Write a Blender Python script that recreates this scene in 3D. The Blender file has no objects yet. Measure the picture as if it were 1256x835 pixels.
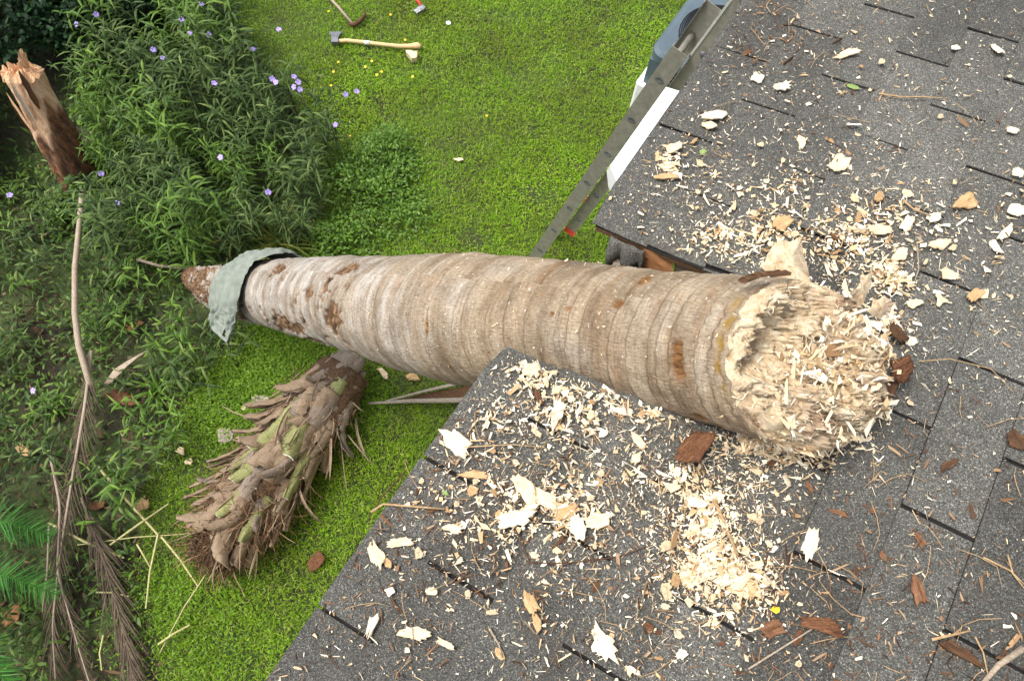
import bpy, math, random
import numpy as np
from mathutils import Vector, Matrix, noise as mnoise
random.seed(7); rng = np.random.default_rng(11)
PI = math.pi
C = bpy.context.scene.collection
# ------------------------------------------------------------ frame of the place
F, PW, PH = 850.0, 1256.0, 835.0
RU = np.array([0.54059, -0.77576, 0.32551]); RV = np.array([0.83294, 0.43918, -0.33665]); RN = np.array([0.11820, 0.45312, 0.88358])
PITCH = math.radians(10)
UPc = -math.cos(PITCH)*RN + math.sin(PITCH)*RV
VHc = math.cos(PITCH)*RV + math.sin(PITCH)*RN
B = np.stack([VHc, RU, UPc])                      # world rows: x into the house, y along the eave, z up
CAM = np.array([0, 0, 4.6])
RV_ = B@RV; RU_ = B@RU; NN = -(B@RN)              # roof slope, roof run, roof normal
RT = CAM + B@np.array([0.83580, -0.51104, 1.73627])
# camera
cd = bpy.data.cameras.new('camera'); cam = bpy.data.objects.new('camera', cd); C.objects.link(cam)
cd.sensor_width = 36; cd.lens = 36*F/PW; cd.clip_start = .02; cd.clip_end = 500
Mx = Matrix((B[:, 0], -B[:, 1], -B[:, 2])).transposed().to_4x4(); Mx.translation = Vector(CAM)
cam.matrix_world = Mx
bpy.context.scene.camera = cam
# sky and sun
SUN_EL, SUN_AZ = 62, 200
w = bpy.data.worlds.new('World'); bpy.context.scene.world = w; w.use_nodes = True
nt = w.node_tree; bg = nt.nodes['Background']; sky = nt.nodes.new('ShaderNodeTexSky')
sky.sky_type = 'NISHITA'; sky.sun_disc = False; sky.sun_elevation = math.radians(SUN_EL)
sky.dust_density = 4; sky.ozone_density = .6; sky.air_density = 1.0
hs = nt.nodes.new('ShaderNodeHueSaturation'); hs.inputs['Saturation'].default_value = .38
nt.links.new(sky.outputs[0], hs.inputs['Color']); nt.links.new(hs.outputs[0], bg.inputs[0]); bg.inputs[1].default_value = .15
sl = bpy.data.lights.new('sun', 'SUN'); so = bpy.data.objects.new('sun', sl); C.objects.link(so)
sl.energy = 1.5; sl.angle = math.radians(22); sl.color = (1, .95, .87)
sd = Vector((math.cos(math.radians(SUN_EL))*math.cos(math.radians(SUN_AZ)), math.cos(math.radians(SUN_EL))*math.sin(math.radians(SUN_AZ)), math.sin(math.radians(SUN_EL))))
so.rotation_euler = sd.to_track_quat('Z', 'Y').to_euler()
sky.sun_rotation = math.atan2(sd.x, sd.y)
vs = bpy.context.scene.view_settings
vs.view_transform = 'Standard'; vs.look = 'None'; vs.gamma = 1; vs.exposure = .88

def ray(px, py): return B@np.array([(px-PW/2)/F, (py-PH/2)/F, 1.0])
def ground(px, py, h=0.0):
    d = ray(px, py); return CAM + d*((h-CAM[2])/d[2])
def onroof(px, py, h=0.0):
    d = ray(px, py); k = (np.dot(RT-CAM, NN)+h)/np.dot(d, NN); return CAM + d*k
def at(px, py, z): return CAM + ray(px, py)*z
def uv_of(p): q = np.asarray(p)-RT; return float(q@RU_), float(q@RV_)
def ruv(px, py): return uv_of(onroof(px, py))
def rp(u, v, h=0.0): return RT + RU_*u + RV_*v + NN*h
def proj(p):
    q = (np.asarray(p)-CAM)@B
    return PW/2+F*q[..., 0]/q[..., 2], PH/2+F*q[..., 1]/q[..., 2], q[..., 2]
def nz(x, y, z=0.0): return mnoise.noise(Vector((x, y, z)))
def nrm(a): a = np.asarray(a, float); return a/np.linalg.norm(a)

# ------------------------------------------------------------ object helpers
def tag(o, label=None, cat=None, group=None, kind=None):
    if label: o['label'] = label
    if cat: o['category'] = cat
    if group: o['group'] = group
    if kind: o['kind'] = kind
    return o
def empty(name, loc, label=None, cat=None, group=None):
    o = bpy.data.objects.new(name, None); C.objects.link(o); o.location = Vector(loc); o.empty_display_size = .1
    return tag(o, label, cat, group)
def mesh_np(name, V, Fq, smooth=False):
    """V (n,3); Fq list of index lists or an (m,k) array"""
    me = bpy.data.meshes.new(name); V = np.asarray(V, np.float32)
    me.vertices.add(len(V)); me.vertices.foreach_set('co', V.ravel())
    if isinstance(Fq, np.ndarray):
        m, k = Fq.shape; flat = Fq.ravel(); st = np.arange(m)*k; tot = np.full(m, k)
    else:
        flat = np.array([i for f in Fq for i in f]); tot = np.array([len(f) for f in Fq]); st = np.r_[0, np.cumsum(tot)[:-1]]; m = len(Fq)
    me.loops.add(len(flat)); me.loops.foreach_set('vertex_index', flat.astype(np.int32))
    me.polygons.add(m); me.polygons.foreach_set('loop_start', st.astype(np.int32)); me.polygons.foreach_set('loop_total', tot.astype(np.int32))
    me.polygons.foreach_set('use_smooth', np.full(m, bool(smooth)))
    me.update(calc_edges=True); me.validate()
    return me
def link(name, me, mat, parent=None, world=True):
    """link a mesh given in world coordinates; under a parent it is shifted to the parent's frame"""
    if mat is not None: me.materials.append(mat)
    o = bpy.data.objects.new(name, me); C.objects.link(o)
    if parent is not None:
        o.parent = parent
        if world:
            off = Vector((0, 0, 0)); q = parent
            while q is not None: off += q.location; q = q.parent
            me.transform(Matrix.Translation(-off))
    return o
class MB:
    def __init__(s): s.V = []; s.F = []; s.n = 0
    def add(s, V, Fc):
        V = np.asarray(V, float); s.V.append(V); s.F += [[i+s.n for i in f] for f in Fc]; s.n += len(V)
    def box(s, c, ax, ay, az, hx, hy, hz):
        c = np.asarray(c); V = [c+ax*hx*i+ay*hy*j+az*hz*k for i in (-1, 1) for j in (-1, 1) for k in (-1, 1)]
        s.add(V, [[0, 1, 3, 2], [4, 6, 7, 5], [0, 4, 5, 1], [2, 3, 7, 6], [0, 2, 6, 4], [1, 5, 7, 3]])
    def tube(s, pts, rad, n=6, cap=True):
        pts = [np.asarray(p, float) for p in pts]; m = len(pts); V = []; Fc = []
        if not hasattr(rad, '__len__'): rad = [rad]*m
        ref = None
        for i in range(m):
            t = nrm(pts[min(i+1, m-1)]-pts[max(i-1, 0)]+1e-9)
            if ref is None: ref = nrm(np.cross(t, [0.3, .2, .9] if abs(t[2]) < .9 else [1, 0, 0]))
            a = nrm(ref-t*(ref@t)); ref = a; b = np.cross(t, a)
            for k in range(n): V.append(pts[i]+rad[i]*(a*math.cos(2*PI*k/n)+b*math.sin(2*PI*k/n)))
        for i in range(m-1):
            for k in range(n): Fc.append([i*n+k, i*n+(k+1) % n, (i+1)*n+(k+1) % n, (i+1)*n+k])
        if cap: Fc += [list(range(n))[::-1], [(m-1)*n+k for k in range(n)]]
        s.add(V, Fc)
    def strip(s, pts, wid, side, fold=0.0, nrmv=None):
        """leaf or strap: centre line pts, half widths wid, side vectors; fold lifts the edges"""
        V = []; Fc = []; m = len(pts)
        for i in range(m):
            sd_ = side[i] if isinstance(side, list) else side
            t = nrm(pts[min(i+1, m-1)]-pts[max(i-1, 0)]+1e-9); nn = np.cross(sd_, t)
            V += [pts[i]-sd_*wid[i]+nn*fold*wid[i], pts[i], pts[i]+sd_*wid[i]+nn*fold*wid[i]]
        for i in range(m-1):
            a = i*3; Fc += [[a, a+1, a+4, a+3], [a+1, a+2, a+5, a+4]]
        s.add(V, Fc)
    def mesh(s, name, smooth=False): return mesh_np(name, np.concatenate(s.V), s.F, smooth)
    def build(s, name, mat, parent=None, smooth=False, world=True): return link(name, s.mesh(name, smooth), mat, parent, world)

# ------------------------------------------------------------ materials
def mat(name, build):
    m = bpy.data.materials.new(name); m.use_nodes = True; t = m.node_tree; p = t.nodes['Principled BSDF']
    build(N(t), p); return m
class N:
    def __init__(s, t): s.t = t
    def new(s, ty, **k):
        n = s.t.nodes.new(ty)
        for a, b in k.items(): setattr(n, a, b)
        return n
    def l(s, a, b): s.t.links.new(a, b)
    def set(s, sock, v):
        if hasattr(v, 'links'): s.l(v, sock)
        else: sock.default_value = v
    def coord(s, k='Object'): return s.new('ShaderNodeTexCoord').outputs[k]
    def attr(s, name): n = s.new('ShaderNodeAttribute'); n.attribute_name = name; return n
    def mapping(s, v, sc): n = s.new('ShaderNodeMapping'); s.l(v, n.inputs[0]); n.inputs['Scale'].default_value = sc; return n.outputs[0]
    def noise(s, v, sc, det=4, rough=.55, dist=0): 
        n = s.new('ShaderNodeTexNoise'); s.l(v, n.inputs['Vector']); n.inputs['Scale'].default_value = sc; n.inputs['Detail'].default_value = det
        n.inputs['Roughness'].default_value = rough; n.inputs['Distortion'].default_value = dist; return n.outputs[0]
    def vor(s, v, sc, out='Distance'): n = s.new('ShaderNodeTexVoronoi'); s.l(v, n.inputs['Vector']); n.inputs['Scale'].default_value = sc; return n.outputs[out]
    def ramp(s, f, stops):
        n = s.new('ShaderNodeValToRGB'); s.l(f, n.inputs[0]); e = n.color_ramp.elements
        while len(e) < len(stops): e.new(.5)
        for x, (p, c) in zip(e, stops): x.position = p; x.color = (*c, 1) if len(c) == 3 else c
        return n.outputs[0]
    def mix(s, f, a, b, mode='MIX'):
        n = s.new('ShaderNodeMix', data_type='RGBA', blend_type=mode)
        s.set(n.inputs[0], f)
        for i, v in ((6, a), (7, b)):
            if hasattr(v, 'links'): s.l(v, n.inputs[i])
            else: n.inputs[i].default_value = (*v, 1)
        return n.outputs[2]
    def math(s, op, a, b=0.0):
        n = s.new('ShaderNodeMath', operation=op); s.set(n.inputs[0], a); s.set(n.inputs[1], b); return n.outputs[0]
    def bump(s, h, strength, dist, p, normal=None):
        n = s.new('ShaderNodeBump'); n.inputs['Strength'].default_value = strength; n.inputs['Distance'].default_value = dist
        s.l(h, n.inputs['Height'])
        if normal: s.l(normal, n.inputs['Normal'])
        s.l(n.outputs[0], p.inputs['Normal']); return n.outputs[0]
    def island(s): return s.new('ShaderNodeNewGeometry').outputs['Random Per Island']
def leafmat(name, cols, rough=.5, trans=.25, spec=.4, nsc=30, big=None):
    def b(n, p):
        k = len(cols); c = n.ramp(n.island(), [(i/(k-1), x) for i, x in enumerate(cols)])
        c = n.mix(.35, c, n.mix(n.noise(n.coord(), nsc, 2), (.55, .55, .5), (1.5, 1.5, 1.4)), 'MULTIPLY')
        if big: c = n.mix(n.ramp(n.noise(n.coord(), big[0], 3), [(.4, (0, 0, 0)), (.65, (1, 1, 1))]), c, n.mix(1, c, big[1], 'MULTIPLY'))
        n.l(c, p.inputs['Base Color']); p.inputs['Roughness'].default_value = rough; p.inputs['Specular IOR Level'].default_value = spec
        if trans:
            tr = n.new('ShaderNodeBsdfTranslucent'); n.l(c, tr.inputs[0]); mx = n.new('ShaderNodeMixShader'); mx.inputs[0].default_value = trans
            out = n.t.nodes['Material Output']; n.l(p.outputs[0], mx.inputs[1]); n.l(tr.outputs[0], mx.inputs[2]); n.l(mx.outputs[0], out.inputs[0])
    return mat(name, b)
def plain(name, a, b_, sc=20, rough=.7, metal=0, bump=0, spec=.4, stretch=(1, 1, 1)):
    def b(n, p):
        v = n.mapping(n.coord(), stretch); f = n.noise(v, sc, 5, .65)
        n.l(n.ramp(f, [(.3, a), (.7, b_)]), p.inputs['Base Color']); p.inputs['Roughness'].default_value = rough; p.inputs['Metallic'].default_value = metal
        p.inputs['Specular IOR Level'].default_value = spec
        if bump: n.bump(f, .6, bump, p)
    return mat(name, b)
def granules(n, p, lo=1.0):
    v = n.coord(); w_ = n.vor(v, 560, 'Color'); sep = n.new('ShaderNodeSeparateColor'); n.l(w_, sep.inputs[0])
    base = n.ramp(sep.outputs[0], [(0, (.030, .029, .028)), (.45, (.072, .071, .068)), (.78, (.105, .103, .099)), (.94, (.16, .157, .15)), (1, (.30, .295, .28))])
    base = n.mix(1, base, (1.0, 1.01, .95), 'MULTIPLY')
    base = n.mix(.9, base, n.ramp(n.noise(v, 2.4, 8, .68), [(.3, (.66, .65, .64)), (.7, (1.36, 1.35, 1.33))]), 'MULTIPLY')
    base = n.mix(n.ramp(n.noise(v, 16, 4, .7), [(.56, (0, 0, 0)), (.75, (.35, .35, .35))]), base, (.075, .055, .04))
    n.l(base, p.inputs['Base Color']); p.inputs['Roughness'].default_value = .85; p.inputs['Specular IOR Level'].default_value = .3
    n.bump(n.vor(v, 560), .6, .0014, p)
M = {}
def shingle_mat(n, p):
    granules(n, p)
    src = p.inputs['Base Color'].links[0].from_socket; t_ = n.attr('tone').outputs['Fac']; t_ = n.math('ADD', t_, n.math('MULTIPLY', n.math('LESS_THAN', t_, .1), 1.0))
    cmb = n.new('ShaderNodeCombineColor'); [n.l(t_, cmb.inputs[i]) for i in range(3)]; n.l(n.mix(1, src, cmb.outputs[0], 'MULTIPLY'), p.inputs['Base Color'])
M['shingle'] = mat('asphalt_shingle', shingle_mat)
M['felt'] = plain('roofing_felt', (.006, .0055, .005), (.016, .014, .013), 40, .9)
def wood(name, a, b_, c_, sc=(3, 40, 40), rough=.75):
    def b(n, p):
        v = n.mapping(n.coord(), sc); f = n.noise(v, 6, 6, .7, .4); g = n.noise(n.coord(), 35, 3)
        c = n.ramp(f, [(.25, a), (.5, b_), (.75, c_)]); c = n.mix(.5, c, n.mix(g, (.7, .66, .6), (1.3, 1.3, 1.3)), 'MULTIPLY')
        n.l(c, p.inputs['Base Color']); p.inputs['Roughness'].default_value = rough; p.inputs['Specular IOR Level'].default_value = .25
        n.bump(f, .8, .003, p)
    return mat(name, b)
M['chip'] = wood('fresh_palm_wood', (.55, .39, .21), (.78, .63, .41), (.88, .79, .60), (7, 70, 70))
M['chip_white'] = wood('pale_palm_pith', (.62, .49, .32), (.80, .71, .53), (.86, .81, .69), (7, 70, 70))
M['chip_tan'] = wood('tan_palm_wood', (.34, .19, .08), (.52, .34, .17), (.68, .51, .31), (7, 70, 70))
M['bark_red'] = wood('red_brown_bark', (.035, .015, .008), (.13, .055, .025), (.30, .15, .075), (10, 60, 60))
M['bark_dark'] = wood('dark_bark', (.03, .017, .01), (.09, .045, .022), (.2, .11, .05))
M['straw'] = wood('dry_straw', (.22, .13, .06), (.40, .27, .14), (.6, .46, .28))
M['deck'] = wood('weathered_plywood', (.05, .028, .016), (.15, .085, .045), (.28, .17, .09), (20, 2, 20))
M['grey_wood'] = wood('grey_timber', (.16, .13, .1), (.3, .26, .21), (.45, .4, .33), (2, 30, 30))
def shav(n, p):
    c = n.ramp(n.island(), [(0, (.34, .20, .10)), (.15, (.60, .43, .24)), (.45, (.80, .66, .44)), (.75, (.88, .79, .60)), (1, (.92, .88, .77))])
    c = n.mix(.4, c, n.mix(n.noise(n.coord(), 120, 3), (.6, .55, .48), (1.35, 1.35, 1.35)), 'MULTIPLY')
    n.l(c, p.inputs['Base Color']); p.inputs['Roughness'].default_value = .8; p.inputs['Specular IOR Level'].default_value = .2
M['shavings'] = mat('wood_shavings', shav)
def litter(n, p):
    c = n.ramp(n.island(), [(0, (.05, .025, .015)), (.35, (.14, .07, .035)), (.7, (.27, .16, .085)), (1, (.42, .3, .19))])
    n.l(c, p.inputs['Base Color']); p.inputs['Roughness'].default_value = .85; p.inputs['Specular IOR Level'].default_value = .2
M['litter'] = mat('dead_plant_bits', litter)
def flitter(n, p):
    c = n.ramp(n.island(), [(0, (.02, .012, .008)), (.5, (.06, .034, .02)), (.85, (.13, .08, .048)), (1, (.26, .18, .11))])
    n.l(c, p.inputs['Base Color']); p.inputs['Roughness'].default_value = .9; p.inputs['Specular IOR Level'].default_value = .15
M['floor_litter'] = mat('dead_leaf_litter', flitter)
# trunk bark: per-vertex marks (scar, peel, age) are stains that stay with the bark
def bark(n, p):
    uv = n.coord('UV'); sep = n.new('ShaderNodeSeparateXYZ'); n.l(uv, sep.inputs[0])
    cr = n.noise(n.mapping(uv, (10, 1.2, 1)), 1.6, 5, .6, .3)         # bands round the trunk
    fine = n.noise(n.mapping(uv, (60, 190, 1)), 1, 4, .7)             # short fibres
    fb = n.noise(n.mapping(uv, (160, 22, 1)), 1, 4, .65)
    blot = n.noise(uv, 7, 6, .65, .5)
    grey = n.attr('grey').outputs['Fac']; scar = n.attr('scar').outputs['Fac']; peel = n.attr('peel').outputs['Fac']; groove = n.attr('groove').outputs['Fac']
    warm = n.ramp(cr, [(.28, (.165, .115, .072)), (.42, (.265, .205, .14)), (.56, (.345, .28, .20)), (.72, (.45, .385, .30))])
    cool = n.ramp(cr, [(.28, (.18, .13, .085)), (.42, (.29, .25, .20)), (.58, (.39, .37, .34)), (.74, (.50, .495, .48))])
    c = n.mix(grey, warm, cool)
    c = n.mix(.85, c, n.ramp(fine, [(.3, (.55, .52, .48)), (.5, (1, 1, 1)), (.72, (1.4, 1.4, 1.4))]), 'MULTIPLY')
    c = n.mix(.6, c, n.ramp(fb, [(.3, (.66, .6, .54)), (.65, (1.2, 1.2, 1.2))]), 'MULTIPLY')
    c = n.mix(.85, c, n.ramp(blot, [(.3, (.58, .54, .50)), (.5, (1, 1, 1)), (.68, (1.3, 1.3, 1.3))]), 'MULTIPLY')
    rust = n.ramp(n.noise(n.mapping(uv, (26, 3.5, 1)), 1.3, 5, .7, .3), [(.54, (0, 0, 0)), (.72, (1, 1, 1))])
    c = n.mix(n.math('MULTIPLY', rust, .6), c, (.30, .155, .06))
    lich = n.ramp(n.noise(n.mapping(uv, (34, 11, 1)), 1, 5, .75, .6), [(.56, (0, 0, 0)), (.66, (1, 1, 1))]); c = n.mix(n.math('MULTIPLY', n.math('MULTIPLY', lich, grey), .55), c, (.52, .52, .51))
    c = n.mix(n.math('MULTIPLY', groove, .75), c, (.10, .06, .035))
    spk = n.ramp(n.noise(n.mapping(uv, (90, 60, 1)), 1, 2, .5), [(.67, (0, 0, 0)), (.74, (1, 1, 1))])
    c = n.mix(n.math('MULTIPLY', spk, .5), c, (.74, .71, .66))
    pn = n.ramp(n.noise(n.mapping(uv, (40, 14, 1)), 1, 5, .7), [(.36, (.025, .013, .008)), (.5, (.15, .085, .045)), (.66, (.33, .215, .125))])
    c = n.mix(peel, c, pn)
    sc_ = n.ramp(n.noise(n.mapping(uv, (20, 90, 1)), 1, 4, .7), [(.3, (.05, .02, .008)), (.5, (.20, .095, .035)), (.7, (.38, .22, .10))])
    c = n.mix(scar, c, sc_)
    gr = n.attr('green').outputs['Fac']; c = n.mix(gr, c, (.26, .155, .02))
    n.l(c, p.inputs['Base Color']); p.inputs['Roughness'].default_value = .85; p.inputs['Specular IOR Level'].default_value = .15
    h = n.math('ADD', n.math('MULTIPLY', fine, .9), n.math('ADD', fb, n.math('MULTIPLY', cr, 1.2)))
    n.bump(h, .9, .006, p)
M['bark'] = mat('palm_bark', bark)
def pith(n, p):
    v = n.coord(); f = n.noise(v, 38, 7, .75, .6); g = n.noise(v, 9, 4, .6)
    c = n.ramp(f, [(.28, (.28, .16, .08)), (.40, (.58, .42, .25)), (.52, (.72, .58, .39)), (.70, (.82, .74, .57))])
    c = n.mix(n.ramp(g, [(.48, (0, 0, 0)), (.7, (.8, .8, .8))]), c, n.ramp(f, [(.3, (.24, .14, .09)), (.7, (.52, .37, .27))]))
    n.l(c, p.inputs['Base Color']); p.inputs['Roughness'].default_value = .9; p.inputs['Specular IOR Level'].default_value = .15
    n.bump(f, 1, .012, p)
M['pith'] = mat('torn_palm_pith', pith)
def soil(n, p):
    v = n.coord(); f = n.noise(v, 26, 8, .75); g = n.noise(v, 2.2, 5, .6)
    c = n.ramp(f, [(.3, (.012, .010, .006)), (.55, (.04, .032, .018)), (.75, (.10, .075, .045))])
    c = n.mix(n.ramp(g, [(.35, (0, 0, 0)), (.6, (.7, .7, .7))]), c, n.ramp(f, [(.3, (.03, .055, .010)), (.7, (.11, .18, .035))]))
    n.l(c, p.inputs['Base Color']); p.inputs['Roughness'].default_value = .95; n.bump(f, 1, .02, p)
M['soil'] = mat('garden_soil', soil)
M['grass'] = leafmat('lawn_leaves', [(.12, .235, .008), (.19, .385, .010), (.25, .48, .014), (.32, .55, .02), (.48, .53, .14)], .6, .35, .2, 8, (1.7, (.84, .74, .9)))
M['moss'] = leafmat('low_ground_leaves', [(.08, .16, .010), (.14, .27, .014), (.20, .35, .02)], .55, .3, .3)
M['under'] = leafmat('undergrowth_leaves', [(.03, .065, .012), (.055, .115, .016), (.09, .17, .022), (.14, .23, .035)], .5, .26, .3)
M['lance'] = leafmat('lance_leaves', [(.018, .042, .010), (.045, .088, .020), (.072, .125, .032), (.11, .175, .045), (.20, .27, .08)], .55, .28, .25)
M['lance_bright'] = leafmat('young_lance_leaves', [(.045, .10, .015), (.08, .16, .02), (.12, .23, .028), (.2, .32, .045)], .5, .3, .3)
M['stem'] = plain('green_stem', (.05, .07, .025), (.1, .09, .05), 30, .6)
M['shrub'] = leafmat('glossy_shrub_leaves', [(.008, .028, .01), (.014, .045, .014), (.025, .07, .02)], .5, .1, .25)
M['yellowgrass'] = leafmat('yellowing_blades', [(.16, .22, .03), (.27, .30, .05), (.42, .38, .10)], .5, .3, .3)
M['lightherb'] = leafmat('bright_herb_leaves', [(.06, .14, .014), (.11, .22, .02), (.17, .31, .035)], .45, .3, .4)
M['cycad'] = leafmat('cycad_leaflets', [(.02, .10, .012), (.04, .17, .02), (.07, .24, .03)], .45, .2, .3)
M['petal'] = plain('violet_petals', (.33, .23, .68), (.5, .4, .82), 60, .6)
M['yellow'] = plain('yellow_petals', (.75, .5, .02), (.85, .62, .04), 60, .6)
M['alu'] = plain('weathered_aluminium', (.25, .24, .20), (.38, .365, .315), 30, .5, .35, .0004, .5)
M['alu_bright'] = plain('lit_flange_metal', (.62, .60, .56), (.8, .79, .76), 30, .4, .3)  # lighter aluminium: light in the ladder's rail gap put into the tone
M['white'] = plain('white_painted_metal', (.78, .79, .80), (.84, .85, .86), 12, .4)
M['red'] = plain('red_plastic', (.55, .045, .03), (.68, .07, .045), 20, .5)
M['acbody'] = plain('grey_blue_painted_steel', (.085, .118, .145), (.11, .15, .18), 6, .4, .1)
M['black'] = plain('black_plastic', (.006, .006, .007), (.014, .014, .016), 20, .5)
M['steel'] = plain('dull_steel', (.16, .17, .19), (.28, .29, .31), 30, .45, .6)
M['hickory'] = wood('axe_handle_wood', (.62, .40, .18), (.74, .52, .27), (.82, .64, .40), (6, 60, 60), .5)
M['stucco'] = plain('beige_stucco', (.45, .40, .32), (.55, .49, .40), 60, .9, 0, .003)
M['cloth'] = plain('faded_green_cloth', (.17, .193, .165), (.25, .278, .24), 22, .95, 0, .0012, .1)
M['boot'] = wood('weathered_leaf_base', (.05, .03, .018), (.26, .185, .12), (.58, .49, .37), (30, 70, 30))
M['boot_green'] = wood('green_cut_leaf_base', (.14, .10, .055), (.24, .26, .09), (.50, .50, .33), (12, 60, 12))
M['boot_cut'] = wood('white_cut_face', (.6, .6, .42), (.75, .75, .6), (.85, .86, .76))
M['sheath'] = wood('grey_brown_sheath', (.06, .042, .03), (.23, .18, .14), (.48, .43, .36), (24, 60, 24))
M['fibre'] = plain('brown_palm_fibre', (.03, .017, .009), (.17, .095, .048), 60, .9, 0, .02)
M['frond'] = plain('dead_brown_frond', (.05, .036, .024), (.17, .125, .085), 12, .85)
M['palestick'] = wood('pale_green_stalk', (.27, .25, .09), (.44, .41, .18), (.60, .56, .34))
M['dry_stem'] = wood('bleached_dry_stem', (.2, .15, .1), (.36, .29, .22), (.52, .45, .36))
M['leafgreen'] = plain('fallen_green_leaf', (.15, .24, .06), (.25, .33, .1), 30, .5)
M['orange_wood'] = wood('orange_heartwood', (.14, .055, .02), (.30, .14, .06), (.46, .25, .12))
M['leaf_brown'] = wood('rusty_dead_leaf', (.07, .03, .015), (.18, .085, .042), (.32, .18, .10))
def stumpb(n, p):
    v = n.mapping(n.coord(), (26, 26, 7)); f = n.noise(v, 1, 6, .75, .5); g = n.noise(n.coord(), 7, 5, .7)
    c = n.ramp(f, [(.3, (.018, .010, .006)), (.48, (.12, .05, .02)), (.62, (.27, .115, .042)), (.78, (.42, .24, .12))])
    t = n.attr('torn').outputs['Fac']; f2 = n.noise(v, 1.4, 6, .75)
    c = n.mix(n.ramp(g, [(.5, (0, 0, 0)), (.66, (.8, .8, .8))]), c, n.ramp(f, [(.3, (.05, .035, .028)), (.7, (.22, .16, .12))]))
    c = n.mix(t, c, n.ramp(f2, [(.3, (.36, .17, .08)), (.5, (.62, .38, .22)), (.7, (.82, .62, .44))]))
    n.l(c, p.inputs['Base Color']); p.inputs['Roughness'].default_value = .85; n.bump(f, 1, .02, p)
M['stump'] = mat('broken_stump_bark', stumpb)
M['torn_orange'] = wood('torn_orange_wood', (.42, .2, .09), (.68, .42, .24), (.86, .66, .46), (30, 30, 4))

# ------------------------------------------------------------ ground
gb = MB(); n_ = 90; xs = np.r_[-60, -30, np.linspace(-9, 6, n_), 30, 60]; ys = np.r_[-60, -25, np.linspace(-5, 10, n_), 30, 60]
V = [(x, y, (.02*nz(x*.8, y*.8)+.008*nz(x*4, y*4, 3)) if (-9 < x < 6 and -5 < y < 10) else -.01) for x in xs for y in ys]; m_ = len(ys)
Fc = np.array([[i*m_+j, (i+1)*m_+j, (i+1)*m_+j+1, i*m_+j+1] for i in range(len(xs)-1) for j in range(m_-1)])
tag(link('ground', mesh_np('ground', V, Fc, True), M['soil']), 'dark garden soil and turf base', kind='structure')

# bed outline in the photo, laid on the ground
BED = np.array([ground(*p)[:2] for p in [(-500, -260), (215, -120), (252, 0), (318, 72), (385, 160), (400, 250), (380, 300), (250, 330), (300, 400), (250, 470), (200, 530), (170, 620), (180, 700), (200, 835), (230, 1000), (-500, 1000)]])
def inside(P, poly):
    x, y = P[:, 0], P[:, 1]; r = np.zeros(len(P), bool); j = len(poly)-1
    for i in range(len(poly)):
        xi, yi = poly[i]; xj, yj = poly[j]
        c = ((yi > y) != (yj > y)) & (x < (xj-xi)*(y-yi)/(yj-yi+1e-12)+xi); r ^= c; j = i
    return r
def inview(P, m=120):
    px, py, z = proj(P); return (z > .1) & (px > -m) & (px < PW+m) & (py > -m) & (py < PH+m)
def blades(P, L, Wd, az, el, bend, twist=.4):
    """n narrow two-part leaves as one vertex/face array"""
    n = len(P); d = np.stack([np.cos(az)*np.cos(el), np.sin(az)*np.cos(el), np.sin(el)], 1)
    el2 = el-bend; d2 = np.stack([np.cos(az)*np.cos(el2), np.sin(az)*np.cos(el2), np.sin(el2)], 1)
    s = np.stack([-np.sin(az), np.cos(az), rng.normal(0, twist, n)], 1); s /= np.linalg.norm(s, axis=1)[:, None]
    L = L[:, None]; Wd = Wd[:, None]
    a = P-s*Wd*.35; b = P+s*Wd*.35; m = P+d*L*.5; c = m-s*Wd*.5; e = m+s*Wd*.5; tip = m+d2*L*.5
    V = np.stack([a, b, e, c, tip], 1).reshape(-1, 3); k = np.arange(n)*5
    Fq = np.stack([k, k+1, k+2, k+3], 1); Ft = np.stack([k+3, k+2, k+4], 1)
    return V, Fq, Ft
def blade_obj(name, parts, mat_, **kw):
    Vs = []; flat = []; tot = []; n = 0
    for V, Fq, Ft in parts:
        Vs.append(V); flat += [(Fq+n).ravel(), (Ft+n).ravel()]; tot += [np.full(len(Fq), 4), np.full(len(Ft), 3)]; n += len(V)
    me = bpy.data.meshes.new(name); V = np.concatenate(Vs).astype(np.float32); flat = np.concatenate(flat).astype(np.int32); tot = np.concatenate(tot).astype(np.int32)
    me.vertices.add(len(V)); me.vertices.foreach_set('co', V.ravel()); me.loops.add(len(flat)); me.loops.foreach_set('vertex_index', flat)
    me.polygons.add(len(tot)); me.polygons.foreach_set('loop_start', np.r_[0, np.cumsum(tot)[:-1]].astype(np.int32)); me.polygons.foreach_set('loop_total', tot)
    me.update(calc_edges=True); me.materials.append(mat_)
    o = bpy.data.objects.new(name, me); C.objects.link(o); return tag(o, **kw)
def scatter(n, x0, x1, y0, y1): return np.stack([rng.uniform(x0, x1, n), rng.uniform(y0, y1, n), np.zeros(n)], 1)
def gz(P): P[:, 2] = 0; return P
patch = lambda P, s, o=0: np.array([nz(p[0]*s, p[1]*s, o) for p in P])
# lawn
P = scatter(1150000, -7, 1.6, -3.6, 8.5); P = P[~inside(P, BED)]
keep = inview(P, 90) | (rng.random(len(P)) < .06); P = P[keep]
q = patch(P, 1.1); q2 = patch(P, 3.5, 7); P = P[(q2+.9*rng.random(len(P))) > -.15]; q = patch(P, 1.1)
n = len(P); clov = (q + rng.normal(0, .3, n)) > .42
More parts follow.
